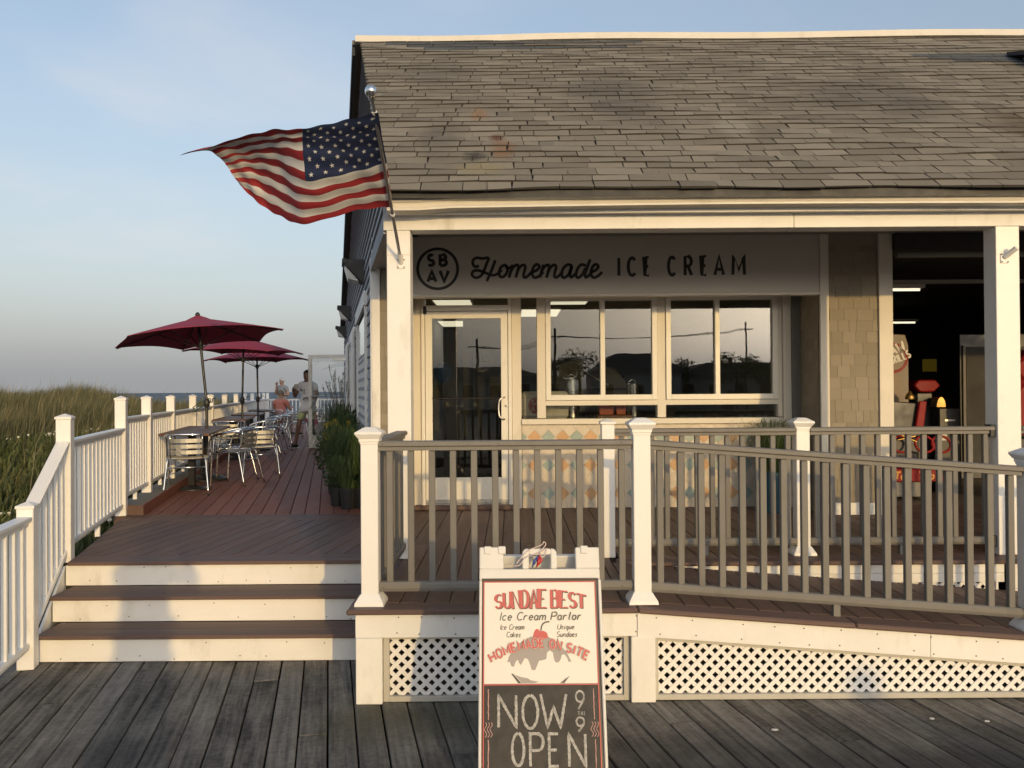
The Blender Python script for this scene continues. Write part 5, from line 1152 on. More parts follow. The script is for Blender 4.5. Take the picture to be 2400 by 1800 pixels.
CH = [('aluminium chair with its back to us at the near end of the nearest table', 10.02, .33, FA + .06),
      ('aluminium chair at the right side of the nearest table, turned left', 11.0, .78, FA + math.pi / 2 - .45),
      ('aluminium chair beyond the nearest table with its slatted back to us', 11.95, 1.06, FA + .12),
      ('aluminium chair at the far right corner of the nearest table', 11.7, .72, FA + math.pi / 2 + .1),
      ('aluminium chair at the near right side of the second table', 14.9, .86, FA + math.pi / 2),
      ('aluminium chair at the far right side of the second table', 15.9, .9, FA + math.pi / 2 - .1),
      ('aluminium chair between the second and third tables, turned left', 17.3, .98, FA + math.pi / 2 + .2),
      ('aluminium chair at the right side of the third table', 18.8, 1.0, FA + math.pi / 2),
      ('aluminium chair standing alone beside the man in lime shorts', 21.0, 1.3, FA + .3),
      ('aluminium chair at the near end of the second table', 14.3, .35, FA)]
for i, (lb, y, off, rz_) in enumerate(CH):
    o = chair0 if i == 0 else copy_tree(chair0)
    x, yy = along(y, off); o.location = (x, yy, DZ); o.rotation_euler = (0, 0, rz_)
    tag(o, lb, 'chair', 'aluminium chairs on the dining deck')
def table(y0, y1, wd, label):
    t = empty('cafe_table', (fenceX2(y0) + .4, y0, DZ), 0, label, 'table', 'dark wood tables along the railing'); ztop = 1.262
    n = 5
    for k in range(n):
        a, b = .0 + wd * k / n + .002, .0 + wd * (k + 1) / n - .002
        MB().prism([(fenceX2(y0) + a, y0), (fenceX2(y0) + b, y0 + .0), (fenceX2(y1) + b, y1), (fenceX2(y1) + a, y1)], lambda p, q, z: (p, q, z), ztop - .028, ztop).obj('table_board', M['wood'], t, .003)
    for yy in (y0 + (y1 - y0) * .28, y0 + (y1 - y0) * .75):
        x = fenceX2(yy) + wd / 2
        MB().box(x - .04, x + .04, yy - .04, yy + .04, DZ + .02, ztop - .03).obj('pedestal', M['blackmetal'], t, .006)
        MB().lathe([(.24, 0), (.24, .012), (.08, .03), (.045, .05)], (x, yy, DZ + .001), 20).obj('base_plate', M['blackmetal'], t, smooth=40)
        MB().box(x - .2, x + .2, yy - .03, yy + .03, ztop - .05, ztop - .029).obj('top_bracket', M['blackmetal'], t)
table(9.85, 12.15, .61, 'nearest dark wood cafe table beside the white railing'); table(14.7, 16.8, .61, 'second dark wood cafe table, behind the first umbrella pole')
table(17.9, 19.9, .62, 'third dark wood cafe table, beyond the third umbrella pole'); table(22.0, 23.8, .64, 'farthest dark wood cafe table where people sit')
def umbrella(y, off, lean, spin, rad, ztop, label, leany=0):
    x = fenceX2(y) + off; t = empty('patio_umbrella', (x, y, DZ), 0, label, 'umbrella', 'burgundy umbrellas on the dining deck')
    top = Vector((x + lean, y + leany, ztop)); bot = Vector((x, y, DZ)); mid = Vector((x - .0, y, 1.60))
    MB().tube([bot, mid], .021, 10).obj('pole', M['blackmetal'], t, smooth=40); MB().tube([mid, top], .019, 10).obj('pole', M['blackmetal'], t, smooth=40)
    MB().lathe([(.024, -.06), (.04, -.04), (.042, .03), (.026, .06)], tuple(mid), 12).obj('crank_box', M['blackmetal'], t, smooth=40)
    MB().tube([mid + Vector((.03, -.02, .0)), mid + Vector((.09, -.03, .02)), mid + Vector((.09, -.03, .06)), mid + Vector((.13, -.03, .065))], .008, 6).obj('crank_handle', M['blackmetal'], t)
    MB().lathe([(.26, 0), (.26, .03), (.2, .06), (.05, .09), (.03, .25)], (x, y, DZ), 20).obj('base', M['blackmetal'], t, smooth=40)
    ax = (top - mid).normalized(); e1 = Vector((1, 0, 0)); e1 = (e1 - ax * e1.dot(ax)).normalized(); e2 = ax.cross(e1)
    def cpt(r, a, dn): return top + (e1 * math.cos(a) + e2 * math.sin(a)) * r - ax * dn
    H_ = rad * .25; m_, sg = 10, 8; mb = MB(); vs = []; fs = []
    nA = 6 * sg
    def prof(r): return H_ * (r / rad) ** 1.05 + .02
    rings = [.02] + [rad * (i / m_) for i in range(1, m_ + 1)]
    for th_ in (0, -.006):
        for ri, r in enumerate(rings):
            for j in range(nA):
                f = (j % sg) / sg; a = spin + 2 * math.pi * j / nA
                k = 6; aa = (f - .5) * 2 * math.pi / k
                rs = math.cos(math.pi / k) / math.cos(aa)         # straight hexagon edge
                sc_ = 1 - .05 * math.sin(math.pi * f) ** 1.0 * (r / rad) ** 3    # scalloped hem
                rr = r * rs * sc_; sag = .035 * math.sin(math.pi * f) * (r / rad)
                vs.append(cpt(rr, a, prof(rr) + sag * .5 - th_ * -1))
    nr = len(rings)
    for b in (0, nr * nA):
        for i in range(nr - 1):
            for j in range(nA): q = (b + i * nA + j, b + i * nA + (j + 1) % nA, b + (i + 1) * nA + (j + 1) % nA, b + (i + 1) * nA + j); fs.append(q if b == 0 else q[::-1])
    o = (nr - 1) * nA
    for j in range(nA): fs.append((o + j, o + (j + 1) % nA, nr * nA + o + (j + 1) % nA, nr * nA + o + j))
    mb.add(vs, fs); cn = mb.obj('canopy', M['canopy'], t, smooth=40, recalc=False)
    vt = MB(); pr = [(.0, -.015), (.10, .0), (.21, .035), (.21, .028), (.02, -.02)]
    vs = []; fs = []; q = [(.01, -.03), (.12, -.005), (.22, .028)]
    for r, dn in q:
        for j in range(12): vs.append(cpt(r, 2 * math.pi * j / 12, prof(r) * .9 + dn - .012))
    for i in range(2):
        for j in range(12): fs.append((i * 12 + j, i * 12 + (j + 1) % 12, (i + 1) * 12 + (j + 1) % 12, (i + 1) * 12 + j))
    vt.add(vs, fs); lc = vt.obj('vent_cap', M['canopy'], cn, smooth=True)
    MB().lathe([(.03, 0), (.035, .02), (.02, .045), (.004, .055)], tuple(top + ax * .01), 12).obj('finial', M['blackmetal'], t, smooth=True)
    for j in range(6):
        a = spin + 2 * math.pi * j / 6; p1 = cpt(rad * .98, a, prof(rad * .98) + .016); p0 = cpt(.03, a, prof(.03) + .018)
        rb = MB().tube([p0, p1], .008, 6).obj('rib', M['blackmetal'], t); s0 = top - ax * .42
        MB().tube([s0 + (p1 - p0).normalized() * .03, cpt(rad * .5, a, prof(rad * .5) + .02)], .006, 6).obj('strut', M['blackmetal'], rb)
    MB().lathe([(.035, -.04), (.035, .04)], tuple(top - ax * .42), 10).obj('runner', M['blackmetal'], t)
umbrella(11.5, .355, -.135, R(3), 1.16, 2.80, 'nearest burgundy umbrella, leaning left over the first table', .04)
umbrella(15.2, .50, .03, R(10), 1.08, 2.76, 'middle burgundy umbrella, partly hidden by the nearest one')
umbrella(17.4, .62, -.02, R(25), 1.10, 2.70, 'farthest burgundy umbrella, lowest of the three')
M['rope'] = pm('green_rope', (.06, .16, .09), (.10, .24, .14), .7)
rp1 = MB().tube(cr([(fenceX2(12.9) + .0, 12.85, 1.50), (fenceX2(12.6) + .08, 12.4, 1.53), (fenceX2(11.5) + .34, 11.55, 1.66), (fenceX2(11.5) + .40, 11.5, 1.62), (fenceX2(12.6) + .09, 12.4, 1.47), (fenceX2(12.9) + .02, 12.88, 1.47)], 6), .007, 6).obj('green_rope', M['rope'], None, smooth=True)
tag(rp1, 'green rope tying the nearest umbrella pole to the railing', 'rope')

# ================================================================== wall lamps on the side wall
def wall_lamp(y, zb, label):
    t = empty('wall_lamp', gp(y, zb, 0), 0, label, 'wall lamp', 'dark wall lamps along the side wall')
    def f(a, b, c): return gp(y + c, zb + b, a)
    mb = MB().prism([(.0, .0), (.05, .0), (.245, .20), (.25, .255), (.0, .255)], lambda a, b, c: f(a, b, c), -.15, .15); mb.obj('housing', M['dark'], t, .006)
    MB().prism([(.075, .005), (.195, .03), (.235, .185), (.075, .01)], lambda a, b, c: f(a, b, c), -.135, .135).obj('lens', M['lens'], t, .003)
    MB().prism([(.20, .205), (.262, .205), (.262, .262), (.20, .262)], lambda a, b, c: f(a, b, c), -.155, .155).obj('visor', M['dark'], t, .004)
M['lens'] = pm('frosted_lens', (.40, .41, .41), (.55, .56, .56), .3, noise=(12, .5))
wall_lamp(9.64, 3.0, 'nearest dark wall lamp, highest on the side wall'); wall_lamp(15.0, 3.02, 'middle dark wall lamp with peeling front'); wall_lamp(19.0, 2.97, 'farthest dark wall lamp, just above the open door')

# ================================================================== potted plants
M['pl1'] = leafmat('ornamental_grass', (.022, .045, .013), (.095, .135, .045)); M['pl2'] = leafmat('dark_leaf', (.018, .035, .012), (.07, .10, .038)); M['seed'] = pm('grass_seed', (.10, .085, .06), (.17, .15, .11), .9); M['yel'] = pm('yellow_flower', (.50, .34, .02), (.70, .50, .04), .7)
def leafblades(mb, c, n, r0, h0, h1, spread, wd, droop=.5, m=0):
    for i in range(n):
        a = random.uniform(0, 6.283); rr = r0 * math.sqrt(random.random()); h = random.uniform(h0, h1); s = random.uniform(.2, 1) * spread
        b = Vector((c[0] + rr * math.cos(a), c[1] + rr * math.sin(a), c[2])); a2 = a + random.uniform(-.6, .6); d = Vector((math.cos(a2), math.sin(a2), 0)); q = Vector((-d.y, d.x, 0)) * wd
        p = [b, b + d * s * .25 + Vector((0, 0, h * .5)), b + d * s * .6 + Vector((0, 0, h * .9)), b + d * s + Vector((0, 0, h * (1 - droop * random.random())))]
        w_ = [1, .9, .6, .08]; vs = []
        for pp, ww in zip(p, w_): vs += [pp - q * ww, pp + q * ww]
        mb.add(vs, [(0, 1, 3, 2), (2, 3, 5, 4), (4, 5, 7, 6)], m)
def leafcloud(mb, c, n, rx, ry, rz0, sz, m=0):
    for i in range(n):
        a, b_, r_ = random.uniform(0, 6.283), random.uniform(-1, 1), random.random() ** .5
        p = Vector((c[0] + rx * r_ * math.cos(a) * math.sqrt(1 - b_ * b_), c[1] + ry * r_ * math.sin(a) * math.sqrt(1 - b_ * b_), c[2] + rz0 * r_ * b_))
        u = Vector((random.gauss(0, 1), random.gauss(0, 1), random.gauss(0, .7))).normalized(); v = u.cross(Vector((random.gauss(0, 1), random.gauss(0, 1), random.gauss(0, 1)))).normalized(); s = sz * random.uniform(.6, 1.3)
        mb.add([p - u * s, p + v * s * .4, p + u * s, p - v * s * .4], [(0, 1, 2, 3)], m)
def pot(t, x, y, r, h, mat, z=DZ):
    MB().lathe([(r * .78, 0), (r * .97, h * .9), (r * 1.04, h * .9), (r * 1.04, h), (r * .93, h), (r * .9, h * .93)], (x, y, z + .001), 20).obj('pot', mat, t, smooth=40)
    MB().lathe([(r * .9, 0), (r * .5, .01)], (x, y, z + h * .9), 16).obj('soil', M['soil'], t)
def plant(y, off, r, h, label, grass=None, leaves=None, flowers=0, plumes=0, mat=None, cat='potted plant', grp=None):
    x = wallX(y) - off; t = empty('potted_plant', (x, y, DZ), 0, label, cat, grp); pot(t, x, y, r, h, mat or M['pot'])
    if grass:
        mb = MB(); leafblades(mb, (x, y, DZ + h * .9), grass[0], r * .7, grass[1], grass[2], grass[3], grass[4], .55); mb.obj('foliage', M['pl1'], t, recalc=False)
    if leaves:
        mb = MB(); leafcloud(mb, (x, y, DZ + h + leaves[2] * .8), leaves[0], leaves[1], leaves[1], leaves[2], leaves[3]); mb.obj('leaves', M['pl2'], t, recalc=False)
        ms = MB()
        for k in range(7): ms.tube([(x, y, DZ + h * .9), (x + random.uniform(-1, 1) * leaves[1] * .7, y + random.uniform(-1, 1) * leaves[1] * .7, DZ + h + leaves[2] * 1.3)], .005, 5)
        ms.obj('stem', M['pl2'], t)
    if flowers:
        mb = MB()
        for k in range(flowers):
            a = random.uniform(0, 6.283); cx, cy, cz = x + .75 * leaves[1] * math.cos(a) * random.random() - .05, y - leaves[1] * .6 * random.random(), DZ + h + leaves[2] * random.uniform(1.1, 1.85)
            for j in range(7):
                b_ = j * .9; mb.add([(cx, cy, cz), (cx + .036 * math.cos(b_), cy - .012, cz + .036 * math.sin(b_)), (cx + .036 * math.cos(b_ + .6), cy - .006, cz + .036 * math.sin(b_ + .6))], [(0, 1, 2)])
        mb.obj('flowers', M['yel'], t, recalc=False)
    if plumes:
        mb = MB()
        for k in range(plumes):
            a = random.uniform(0, 6.283); sp = random.uniform(.05, .30); top = Vector((x - .1 + sp * math.cos(a) * .8, y + sp * math.sin(a) * .5, DZ + random.uniform(1.15, 1.62))); b_ = Vector((x, y, DZ + h)); md = b_.lerp(top, .6) + Vector((0, 0, .08))
            P_ = cr([b_, md, top], 5); mb.tube(P_, .0028, 4)
            for j in range(26):
                q = P_[-1].lerp(P_[-4], random.random()); d = Vector((random.uniform(-.022, .022), random.uniform(-.022, .022), random.uniform(.005, .04))); mb.add([q, q + d + Vector((.004, 0, 0)), q + d + Vector((-.002, 0, .006))], [(0, 1, 2)])
        mb.obj('seed_heads', M['seed'], t, recalc=False)
    return t
plant(8.86, .34, .085, .20, 'small leafy plant spilling from the leftmost black nursery pot', leaves=(420, .17, .12, .022))
plant(8.62, .235, .085, .215, 'arching grass in the middle black nursery pot at the front', grass=(420, .22, .42, .30, .0045))
plant(8.72, .105, .10, .21, 'tall dense grass in the black nursery pot nearest the porch', grass=(700, .35, .72, .28, .004))
plant(9.25, .22, .11, .22, 'bushy dark grass behind the front pots', grass=(800, .35, .72, .34, .004))
plant(9.9, .34, .12, .24, 'dark leafy plant with yellow lily flowers by the side wall', grass=(380, .35, .70, .45, .005), leaves=(800, .28, .28, .035), flowers=14)
plant(10.9, .24, .13, .26, 'second flowering bush with yellow flowers further along the wall', grass=(380, .4, .8, .40, .005), leaves=(800, .28, .34, .035), flowers=11)
plant(12.6, .22, .14, .28, 'tall feathery grass with seed heads before the open glass door', grass=(700, .5, .9, .5, .004), plumes=22)
plant(11.7, .12, .12, .26, 'dark upright shrub against the side wall trim', leaves=(800, .17, .40, .04))
bp = empty('blue_planter', (2.56, 8.2, DZ), 0, 'glossy blue planter with wispy grass in the window corner', 'planter')
pot(bp, 2.56, 8.2, .155, .40, M['bluepot']); mb = MB(); leafblades(mb, (2.56, 8.2, DZ + .36), 420, .09, .25, .62, .42, .0028, .75); mb.obj('foliage', M['pl1'], bp, recalc=False)

# ================================================================== people
def skinmesh(J, E, rad, sub=2, root=0):
    keys = list(J); idx = {k: i for i, k in enumerate(keys)}
    me = bpy.data.meshes.new('tmp'); me.from_pydata([J[k] for k in keys], [(idx[a], idx[b]) for a, b in E], [])
    o = bpy.data.objects.new('tmp', me); col.objects.link(o)
    md = o.modifiers.new('s', 'SKIN'); md.use_smooth_shade = True
    for i, k in enumerate(keys):
        sv = me.skin_vertices[0].data[i]; r = rad[k]; sv.radius = r if isinstance(r, tuple) else (r, r); sv.use_root = (i == root)
    s2 = o.modifiers.new('u', 'SUBSURF'); s2.levels = sub; s2.render_levels = sub
    dg_ = bpy.context.evaluated_depsgraph_get(); dg_.update()
    ev = o.evaluated_get(dg_); m2 = bpy.data.meshes.new_from_object(ev)
    vs = [tuple(v.co) for v in m2.vertices]; fs = [tuple(p.vertices) for p in m2.polygons]
    bpy.data.objects.remove(o); bpy.data.meshes.remove(me); bpy.data.meshes.remove(m2)
    return vs, fs
def hand(mb, wpt, d, side, s=1.0):
    """palm and five curled fingers from the wrist along d"""
    d = Vector(d).normalized(); q = d.cross(Vector((0, 0, 1))); q = q.normalized() if q.length > .1 else Vector((1, 0, 0)); n = q.cross(d)
    w0 = Vector(wpt); f = lambda a, b, c: w0 + d * a * s + q * b * s + n * c * s
    mb.hexa([f(-.01, -.028, -.016), f(-.01, .028, -.016), f(-.01, .028, .016), f(-.01, -.028, .016), f(.085, -.042, -.014), f(.085, .042, -.014), f(.085, .042, .014), f(.085, -.042, .014)])
    for k, ln in enumerate((.062, .072, .068, .052)):
        b = -.033 + k * .022
        mb.tube([f(.075, b, 0), f(.085 + ln * .5, b, -.01), f(.085 + ln * .8, b * .9, -.034), f(.085 + ln * .75, b * .85, -.055)], [.0095 * s, .009 * s, .008 * s, .006 * s], 6)
    mb.tube([f(.02, -.03 * side, -.004), f(.05, -.055 * side, -.02), f(.082, -.052 * side, -.036)], [.012 * s, .011 * s, .008 * s], 6)
SK0 = dict(pelvis=(0, 0, .95), waist=(0, 0, 1.08), chest=(0, 0, 1.28), nb=(0, 0, 1.44), neck=(0, -.005, 1.50), h0=(0, -.02, 1.56), h1=(0, -.01, 1.64), h2=(0, 0, 1.70),
           sL=(-.175, 0, 1.40), sR=(.175, 0, 1.40), eL=(-.24, .03, 1.13), eR=(.24, .03, 1.13), wL=(-.26, -.06, .90), wR=(.26, -.06, .90),
           hL=(-.09, 0, .90), hR=(.09, 0, .90), kL=(-.10, -.03, .50), kR=(.10, -.03, .50), aL=(-.10, .01, .09), aR=(.10, .01, .09), tL=(-.11, -.15, .035), tR=(.11, -.15, .035))
ED = [('pelvis', 'waist'), ('waist', 'chest'), ('chest', 'nb'), ('nb', 'neck'), ('neck', 'h0'), ('h0', 'h1'), ('h1', 'h2'), ('nb', 'sL'), ('nb', 'sR'), ('sL', 'eL'), ('sR', 'eR'), ('eL', 'wL'), ('eR', 'wR'), ('pelvis', 'hL'), ('pelvis', 'hR'), ('hL', 'kL'), ('hR', 'kR'), ('kL', 'aL'), ('kR', 'aR'), ('aL', 'tL'), ('aR', 'tR')]
RD = dict(pelvis=(.15, .11), waist=(.135, .10), chest=(.155, .11), nb=(.09, .075), neck=.055, h0=(.066, .08), h1=(.078, .098), h2=(.05, .065), sL=.062, sR=.062, eL=.043, eR=.043, wL=.029, wR=.029, hL=.085, hR=.085, kL=.056, kR=.056, aL=.038, aR=.038, tL=.032, tR=.032)
def cloth(n, c): return pm(n, tuple(x * .85 for x in c), tuple(min(1, x * 1.1) for x in c), .85, noise=(6, .5), bump=(25, .25, .01))
def fig_mat(n, c, r=.55): return pm(n, tuple(x * .9 for x in c), tuple(min(1, x * 1.08) for x in c), r, noise=(9, .4))
def person(label, loc, rz, ov=None, s=1.0, shirt=None, shorts=None, skin=(.45, .27, .19), hair=(.02, .015, .012), shoes=(.012, .012, .013), sleeve=.55, leglen=.8, fat=1.0, handd=None, bald=0, grp=None):
    J = dict(SK0); J.update(ov or {}); fdir = J.pop('face', (0, -1, 0)); t = empty('person', loc, rz, label, 'person', grp)
    ms = fig_mat('skin_tone', skin, .5)
    vs, fs = skinmesh(J, ED, RD); mb = MB(); mb.add(vs, fs)
    h1 = Vector(J['h1']); h0 = Vector(J['h0'])
    fd = Vector(fdir).normalized()
    sx = fd.cross(Vector((0, 0, 1))).normalized()
    mid = h0.lerp(h1, .55)
    mb.tube([mid + fd * .07 + Vector((0, 0, .03)), mid + fd * .105 - Vector((0, 0, .005)), mid + fd * .085 - Vector((0, 0, .012))], [.006, .013, .009], 6)
    for g in (-1, 1): mb.tube([mid + sx * g * .072 + Vector((0, 0, .025)), mid + sx * g * .092 - fd * .012 + Vector((0, 0, .005)), mid + sx * g * .074 - Vector((0, 0, .025))], [.008, .013, .007], 6)
    hd = handd or {}
    for k, g in (('L', -1), ('R', 1)):
        dv = hd.get(k, tuple(Vector(J['w' + k]) - Vector(J['e' + k]))); hand(mb, J['w' + k], dv, g)
    lchild('body', mb.mesh('body', ms, smooth=True), t)
    eyes = MB()
    for g in (-1, 1): eyes.lathe([(.002, -.01), (.009, 0), (.002, .01)], tuple(mid + fd * .082 + sx * g * .032 + Vector((0, 0, .028))), 8)
    m_ = MB(); m_.tube([mid + fd * .084 - sx * .024 - Vector((0, 0, .045)), mid + fd * .094 - Vector((0, 0, .047)), mid + fd * .084 + sx * .024 - Vector((0, 0, .045))], .005, 6)
    lchild('eyes', eyes.mesh('eyes', M['blackmetal']), t); lchild('mouth', m_.mesh('mouth', fig_mat('lip', (skin[0] * .7, skin[1] * .5, skin[2] * .5)), smooth=True), t)
    # hair: a cap over the skull, open at the face
    hc = h1 + Vector((0, 0, .015)); hv = []; hf = []; na, nb_ = 16, 7
    for i in range(nb_):
        ph = R(8 + i * 15.5)
        for j in range(na):
            a = 2 * math.pi * j / na; dirn = sx * math.cos(a) + fd * math.sin(a); front = max(0, math.sin(a))
            p2 = ph * (1 - .42 * front); r_ = .092 + .004 * math.sin(j * 5 + i * 3)
            if bald and i < 3: r_ = .08
            hv.append(hc + dirn * r_ * math.sin(p2) * 1.0 - fd * .012 + Vector((0, 0, r_ * math.cos(p2) * 1.12 - .01)))
    for i in range(nb_ - 1):
        for j in range(na): hf.append((i * na + j, i * na + (j + 1) % na, (i + 1) * na + (j + 1) % na, (i + 1) * na + j))
    hf.append(tuple(range(na))); mh = MB(); mh.add(hv, hf); lchild('hair', mh.mesh('hair', fig_mat('hair_colour', hair, .7), smooth=True), t)
    if shirt:
        Js = {k: J[k] for k in ('pelvis', 'waist', 'chest', 'nb', 'sL', 'sR')}
        Js['hem'] = tuple(Vector(J['pelvis']) + (Vector(J['pelvis']) - Vector(J['waist'])).normalized() * .03)
        for g in 'LR': Js['u' + g] = tuple(Vector(J['s' + g]).lerp(Vector(J['e' + g]), sleeve))
        Es = [('hem', 'pelvis'), ('pelvis', 'waist'), ('waist', 'chest'), ('chest', 'nb'), ('nb', 'sL'), ('nb', 'sR'), ('sL', 'uL'), ('sR', 'uR')]
        Rs = dict(hem=(.175 * fat, .135 * fat), pelvis=(.175 * fat, .135 * fat), waist=(.162 * fat, .13 * fat), chest=(.175, .13), nb=(.10, .088), sL=.082, sR=.082, uL=.073, uR=.073)
        vs, fs = skinmesh(Js, Es, Rs); mb = MB(); mb.add(vs, fs); lchild('shirt', mb.mesh('shirt', cloth('shirt_cloth', shirt), smooth=True), t)
    if shorts:
        Js = {k: J[k] for k in ('pelvis', 'hL', 'hR')}; Js['top'] = tuple(Vector(J['pelvis']) + Vector((0, 0, .04)))
        for g in 'LR': Js['k' + g] = tuple(Vector(J['h' + g]).lerp(Vector(J['k' + g]), leglen)) if leglen <= 1 else tuple(Vector(J['k' + g])); 
        Es = [('top', 'pelvis'), ('pelvis', 'hL'), ('pelvis', 'hR'), ('hL', 'kL'), ('hR', 'kR')]; Rs = dict(top=(.15 * fat, .115 * fat), pelvis=(.165 * fat, .13 * fat), hL=.108, hR=.108, kL=.092, kR=.092)
        if leglen > 1:
            for g in 'LR': Js['a' + g] = tuple(Vector(J['a' + g]) + Vector((0, 0, .03)))
            Es += [('kL', 'aL'), ('kR', 'aR')]; Rs.update(kL=.075, kR=.075, aL=.062, aR=.062)
        vs, fs = skinmesh(Js, Es, Rs); mb = MB(); mb.add(vs, fs); lchild('trousers' if leglen > 1 else 'shorts', mb.mesh('shorts', cloth('shorts_cloth', shorts), smooth=True), t)
    for g in 'LR':
        a_, t_ = Vector(J['a' + g]), Vector(J['t' + g]); d = (t_ - a_); d.z = 0; d.normalize(); bck = a_ - d * .055; fz = min(t_.z, a_.z) - .03
        vs, fs = skinmesh({'h': tuple(bck + Vector((0, 0, -a_.z + fz + .045))), 'm': tuple(a_ + d * .06 + Vector((0, 0, -a_.z + fz + .05))), 't': tuple(t_ + d * .02 + Vector((0, 0, -t_.z + fz + .035)))}, [('h', 'm'), ('m', 't')], dict(h=(.042, .048), m=(.046, .05), t=(.042, .034)))
        mb = MB(); mb.add(vs, fs); so_ = lchild('shoe', mb.mesh('shoe', fig_mat('shoe_upper', shoes), smooth=True), t)
        q = Vector((-d.y, d.x, 0)); mb = MB(); pts = [bck - d * .03 + q * .038, bck - d * .03 - q * .038, a_ + d * .06 - q * .045, t_ + d * .05 - q * .03, t_ + d * .05 + q * .03, a_ + d * .06 + q * .045]
        mb.prism([(p.x, p.y) for p in pts], lambda a, b, c: (a, b, c), fz - .005, fz + .014); lchild('sole', mb.mesh('sole', M['whiteplastic']), so_)
    t.scale = (s, s, s)
    return t
def cup(pt, label):
    t = empty('ice_cream_cup', pt, 0, label, 'cup'); MB().lathe([(.028, 0), (.038, .06), (.041, .063), (.036, .064)], pt, 14).obj('cup_body', M['whiteplastic'], t, smooth=40)
    MB().lathe([(.035, .055), (.034, .08), (.02, .10), (.004, .105)], pt, 12).obj('ice_cream', M['poster'], t, smooth=True)
# man in white T-shirt behind the open door
pm1 = person('man in white T-shirt and lime shorts walking behind the open glass door, holding a cup', (-4.42, 17.95, DZ), R(-8), dict(
    pelvis=(.02, 0, .95), waist=(.02, 0, 1.08), chest=(.01, 0, 1.28), eL=(-.28, -.02, 1.14), wL=(-.235, -.20, 1.26), eR=(.25, .0, 1.14), wR=(.13, -.20, 1.12), kL=(-.17, -.10, .50), aL=(-.24, -.08, .09), tL=(-.34, -.18, .035), kR=(.12, -.02, .50), aR=(.13, .06, .09), tR=(.06, -.07, .035), face=(-.35, -.93, 0)),
    s=.965, shirt=(.74, .73, .74), shorts=(.50, .56, .28), skin=(.20, .11, .075), leglen=.72, handd={'L': (.15, -.1, .6), 'R': (-.5, -.5, .05)})
mb = MB(); text(mb, 'VILLA', -.13, 1.27, .05, lambda a, b, d: (a + .0, -.135 - d - .0 + .12 * (a / .17) ** 2 * .5, b), .004, .009, asp=.5, gap=.12); text(mb, 'NOV', -.03, 1.215, .02, lambda a, b, d: (a, -.138 - d, b), .004, .004, asp=.6, gap=.2)
lchild('shirt_lettering', mb.mesh('shirt_lettering', M['navy']), pm1)
cup((-4.42 - .19, 17.95 - .22, DZ + 1.28), 'white ice cream cup held up by the man in the white T-shirt')
pm2 = person('older man with white hair in grey T-shirt eating by the far railing', (-7.9, 28.6, DZ), R(-20), dict(eL=(-.27, -.02, 1.16), wL=(-.07, -.22, 1.50), eR=(.28, -.02, 1.14), wR=(.16, -.24, 1.16), h1=(.0, -.03, 1.63), face=(-.3, -.95, 0)), s=.97,
             shirt=(.30, .32, .33), shorts=(.06, .06, .075), skin=(.42, .25, .18), hair=(.55, .54, .52), fat=1.12, handd={'L': (.25, -.3, .5), 'R': (-.2, -.6, .1)})
sit = dict(pelvis=(0, 0, .50), waist=(0, -.01, .62), chest=(0, -.03, .82), nb=(0, -.03, .97), neck=(0, -.04, 1.02), h0=(0, -.06, 1.08), h1=(0, -.05, 1.16), h2=(0, -.04, 1.22), sL=(-.175, -.03, .93), sR=(.175, -.03, .93), eL=(-.24, -.12, .72), eR=(.24, -.12, .72), wL=(-.15, -.36, .78), wR=(.15, -.36, .78), hL=(-.09, -.02, .48), hR=(.09, -.02, .48), kL=(-.12, -.44, .48), kR=(.12, -.44, .48), aL=(-.12, -.42, .09), aR=(.12, -.42, .09), tL=(-.13, -.57, .035), tR=(.13, -.57, .035))
pm3 = person('seated person in salmon shirt with back to us at the farthest table', (-6.38, 22.9, DZ), R(170), dict(sit), shirt=(.55, .20, .15), shorts=(.08, .08, .1), skin=(.40, .23, .16), hair=(.16, .12, .08))
pm4 = person('seated child in pink shirt half hidden behind the man in lime shorts', (-5.65, 23.6, DZ), R(-60), dict(sit), s=.82, shirt=(.62, .10, .18), shorts=(.3, .05, .1), skin=(.42, .26, .2), hair=(.2, .13, .08))
for i, (x, y, rz_) in enumerate(((-6.38, 22.88, 170), (-5.65, 23.58, -60))):
    o = copy_tree(chair0); o.location = (x, y, DZ); o.rotation_euler = (0, 0, R(rz_ + 180)); tag(o, ('aluminium chair under the seated person in salmon', 'aluminium chair under the seated child in pink')[i], 'chair', 'aluminium chairs on the dining deck')
# whoever took the picture, and a passer-by: only their shadows reach the steps and the lattice
up_ = dict(eL=(-.27, .20, 1.30), wL=(-.10, .34, 1.55), eR=(.27, .20, 1.30), wR=(.10, .34, 1.55), face=(0, 1, 0), tL=(-.12, .14, .035), tR=(.12, .14, .035), aL=(-.12, 0, .09), aR=(.12, 0, .09))
person('person holding a phone up towards the shop, casting a shadow on the steps', (-.10, -.55, 0), 0, up_, s=1.03, shirt=(.05, .06, .09), shorts=(.05, .05, .06), leglen=.85, handd={'L': (.3, .3, .3), 'R': (-.3, .3, .3)})
person('passer-by on the boardwalk whose shadow reaches the lattice', (5.95, -5.55, 0), R(60), dict(), s=.985, shirt=(.2, .1, .1), shorts=(.04, .05, .08), leglen=1.2)

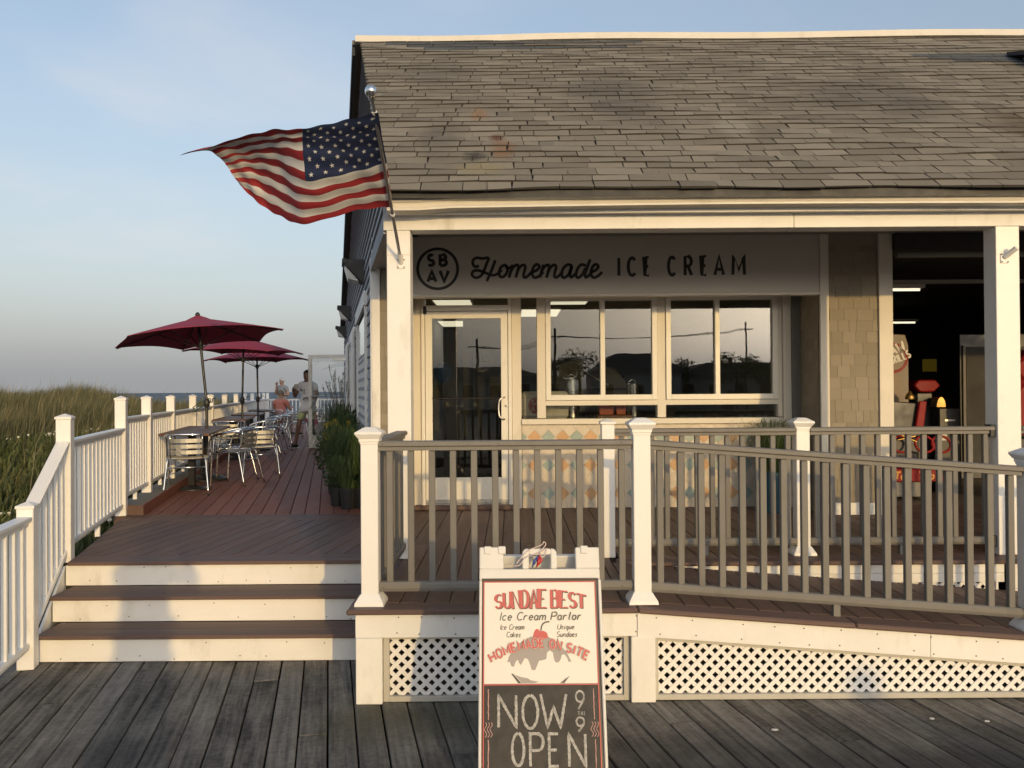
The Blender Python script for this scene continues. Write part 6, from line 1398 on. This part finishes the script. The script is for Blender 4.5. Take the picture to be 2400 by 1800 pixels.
# ================================================================== across the lot: what the windows reflect
M['farwall'] = pm('far_house_wall', (.50, .47, .42), (.60, .57, .52), .8, noise=(.5, .4)); M['farroof'] = pm('far_house_roof', (.22, .20, .18), (.30, .275, .25), .9, noise=(.6, .4)); M['tree'] = leafmat('tree_leaf', (.05, .07, .03), (.12, .15, .06)); M['bark'] = pm('bark', (.04, .03, .022), (.08, .06, .045), .9, noise=(6, .5)); M['pole'] = pm('utility_pole_wood', (.07, .055, .04), (.12, .095, .07), .9, noise=(4, .5))  # house and tree colours lightened, distance haze put into them
def house(x0, x1, y, h, rh, label):
    t = empty('house', ((x0 + x1) / 2, y, 0), 0, label, 'house'); MB().box(x0, x1, y - 7, y, -.1, h).obj('wall', M['farwall'], t)
    MB().prism([(x0 - .4, h), (x1 + .4, h), ((x0 + x1) / 2 + (x1 - x0) * .25, h + rh), ((x0 + x1) / 2 - (x1 - x0) * .25, h + rh)], lambda a, b, t_: (a, t_, b), y - 7.3, y + .3).obj('roof', M['farroof'], t)
    n = int((x1 - x0) / 2.2)
    for k in range(n):
        xx = x0 + (k + .5) * (x1 - x0) / n; wdw = MB().box(xx - .45, xx + .45, y, y + .05, 1.0, 2.2).obj('window', M['indark'], t); MB().box(xx - .52, xx + .52, y + .0, y + .08, .92, 1.0).obj('sill', M['white'], wdw)
house(7.0, 14.5, -54, 3.1, 1.7, 'low house with hipped roof across the lot, reflected in the windows'); house(15.2, 27, -60, 2.8, 1.3, 'long low house across the lot at right in the reflection'); house(-14, 4.5, -50, 2.4, 1.2, 'long dark shed across the lot, reflected in the door')
def tree(x, y, h, r, label):
    t = empty('tree', (x, y, 0), 0, label, 'tree', 'trees across the lot'); MB().tube(cr([(x, y, -.1), (x + .1, y, h * .4), (x, y, h * .75)], 4), .14, 8).obj('trunk', M['bark'], t, smooth=True)
    mb = MB()
    for k in range(9):
        a = random.uniform(0, 6.28); leafcloud(mb, (x + r * .6 * math.cos(a), y + r * .5 * math.sin(a), h * random.uniform(.55, .92)), 160, r * .55, r * .55, h * .16, .14)
    mb.obj('crown', M['tree'], t, recalc=False)
for x, y, h, r, lb in ((5.6, -53, 5.0, 1.7, 'bushy tree left of the low house across the lot'), (4.2, -55, 4.3, 1.3, 'smaller tree beside the shed across the lot'), (14.9, -57, 4.4, 1.3, 'small tree between the two houses across the lot'), (19.2, -54, 4.9, 1.9, 'rounded tree before the long house across the lot'), (22.5, -56, 4.2, 1.5, 'rightmost tree across the lot')): tree(x, y, h, r, lb)
PLS = ((-2.3, -38, 5.2, 'leftmost utility pole across the lot'), (3.3, -46, 6.4, 'utility pole beside the bushy tree across the lot'), (20.6, -56, 7.6, 'tallest utility pole, at right across the lot'))
for x, y, h, lb in PLS:
    t = empty('utility_pole', (x, y, 0), 0, lb, 'utility pole', 'utility poles across the lot'); MB().tube([(x, y, -.1), (x, y, h)], [.11, .08], 8).obj('shaft', M['pole'], t, smooth=40); MB().box(x - .6, x + .6, y - .04, y + .04, h - .62, h - .54).obj('crossarm', M['pole'], t)
for k, (a, b) in enumerate(((0, 1), (1, 2))):
    mb = MB(); p, q = PLS[a], PLS[b]
    for o_ in (-.55, 0, .55): mb.tube([(p[0] + o_ + (q[0] - p[0]) * t / 14, p[1] + (q[1] - p[1]) * t / 14, p[2] - .55 + (q[2] - p[2]) * t / 14 - 4 * .5 * (t / 14) * (1 - t / 14)) for t in range(15)], .02, 5)
    o = mb.obj('power_lines', M['blackmetal']); tag(o, ('slack power lines between the left and middle utility poles', 'slack power lines between the middle and right utility poles')[k], 'power line')
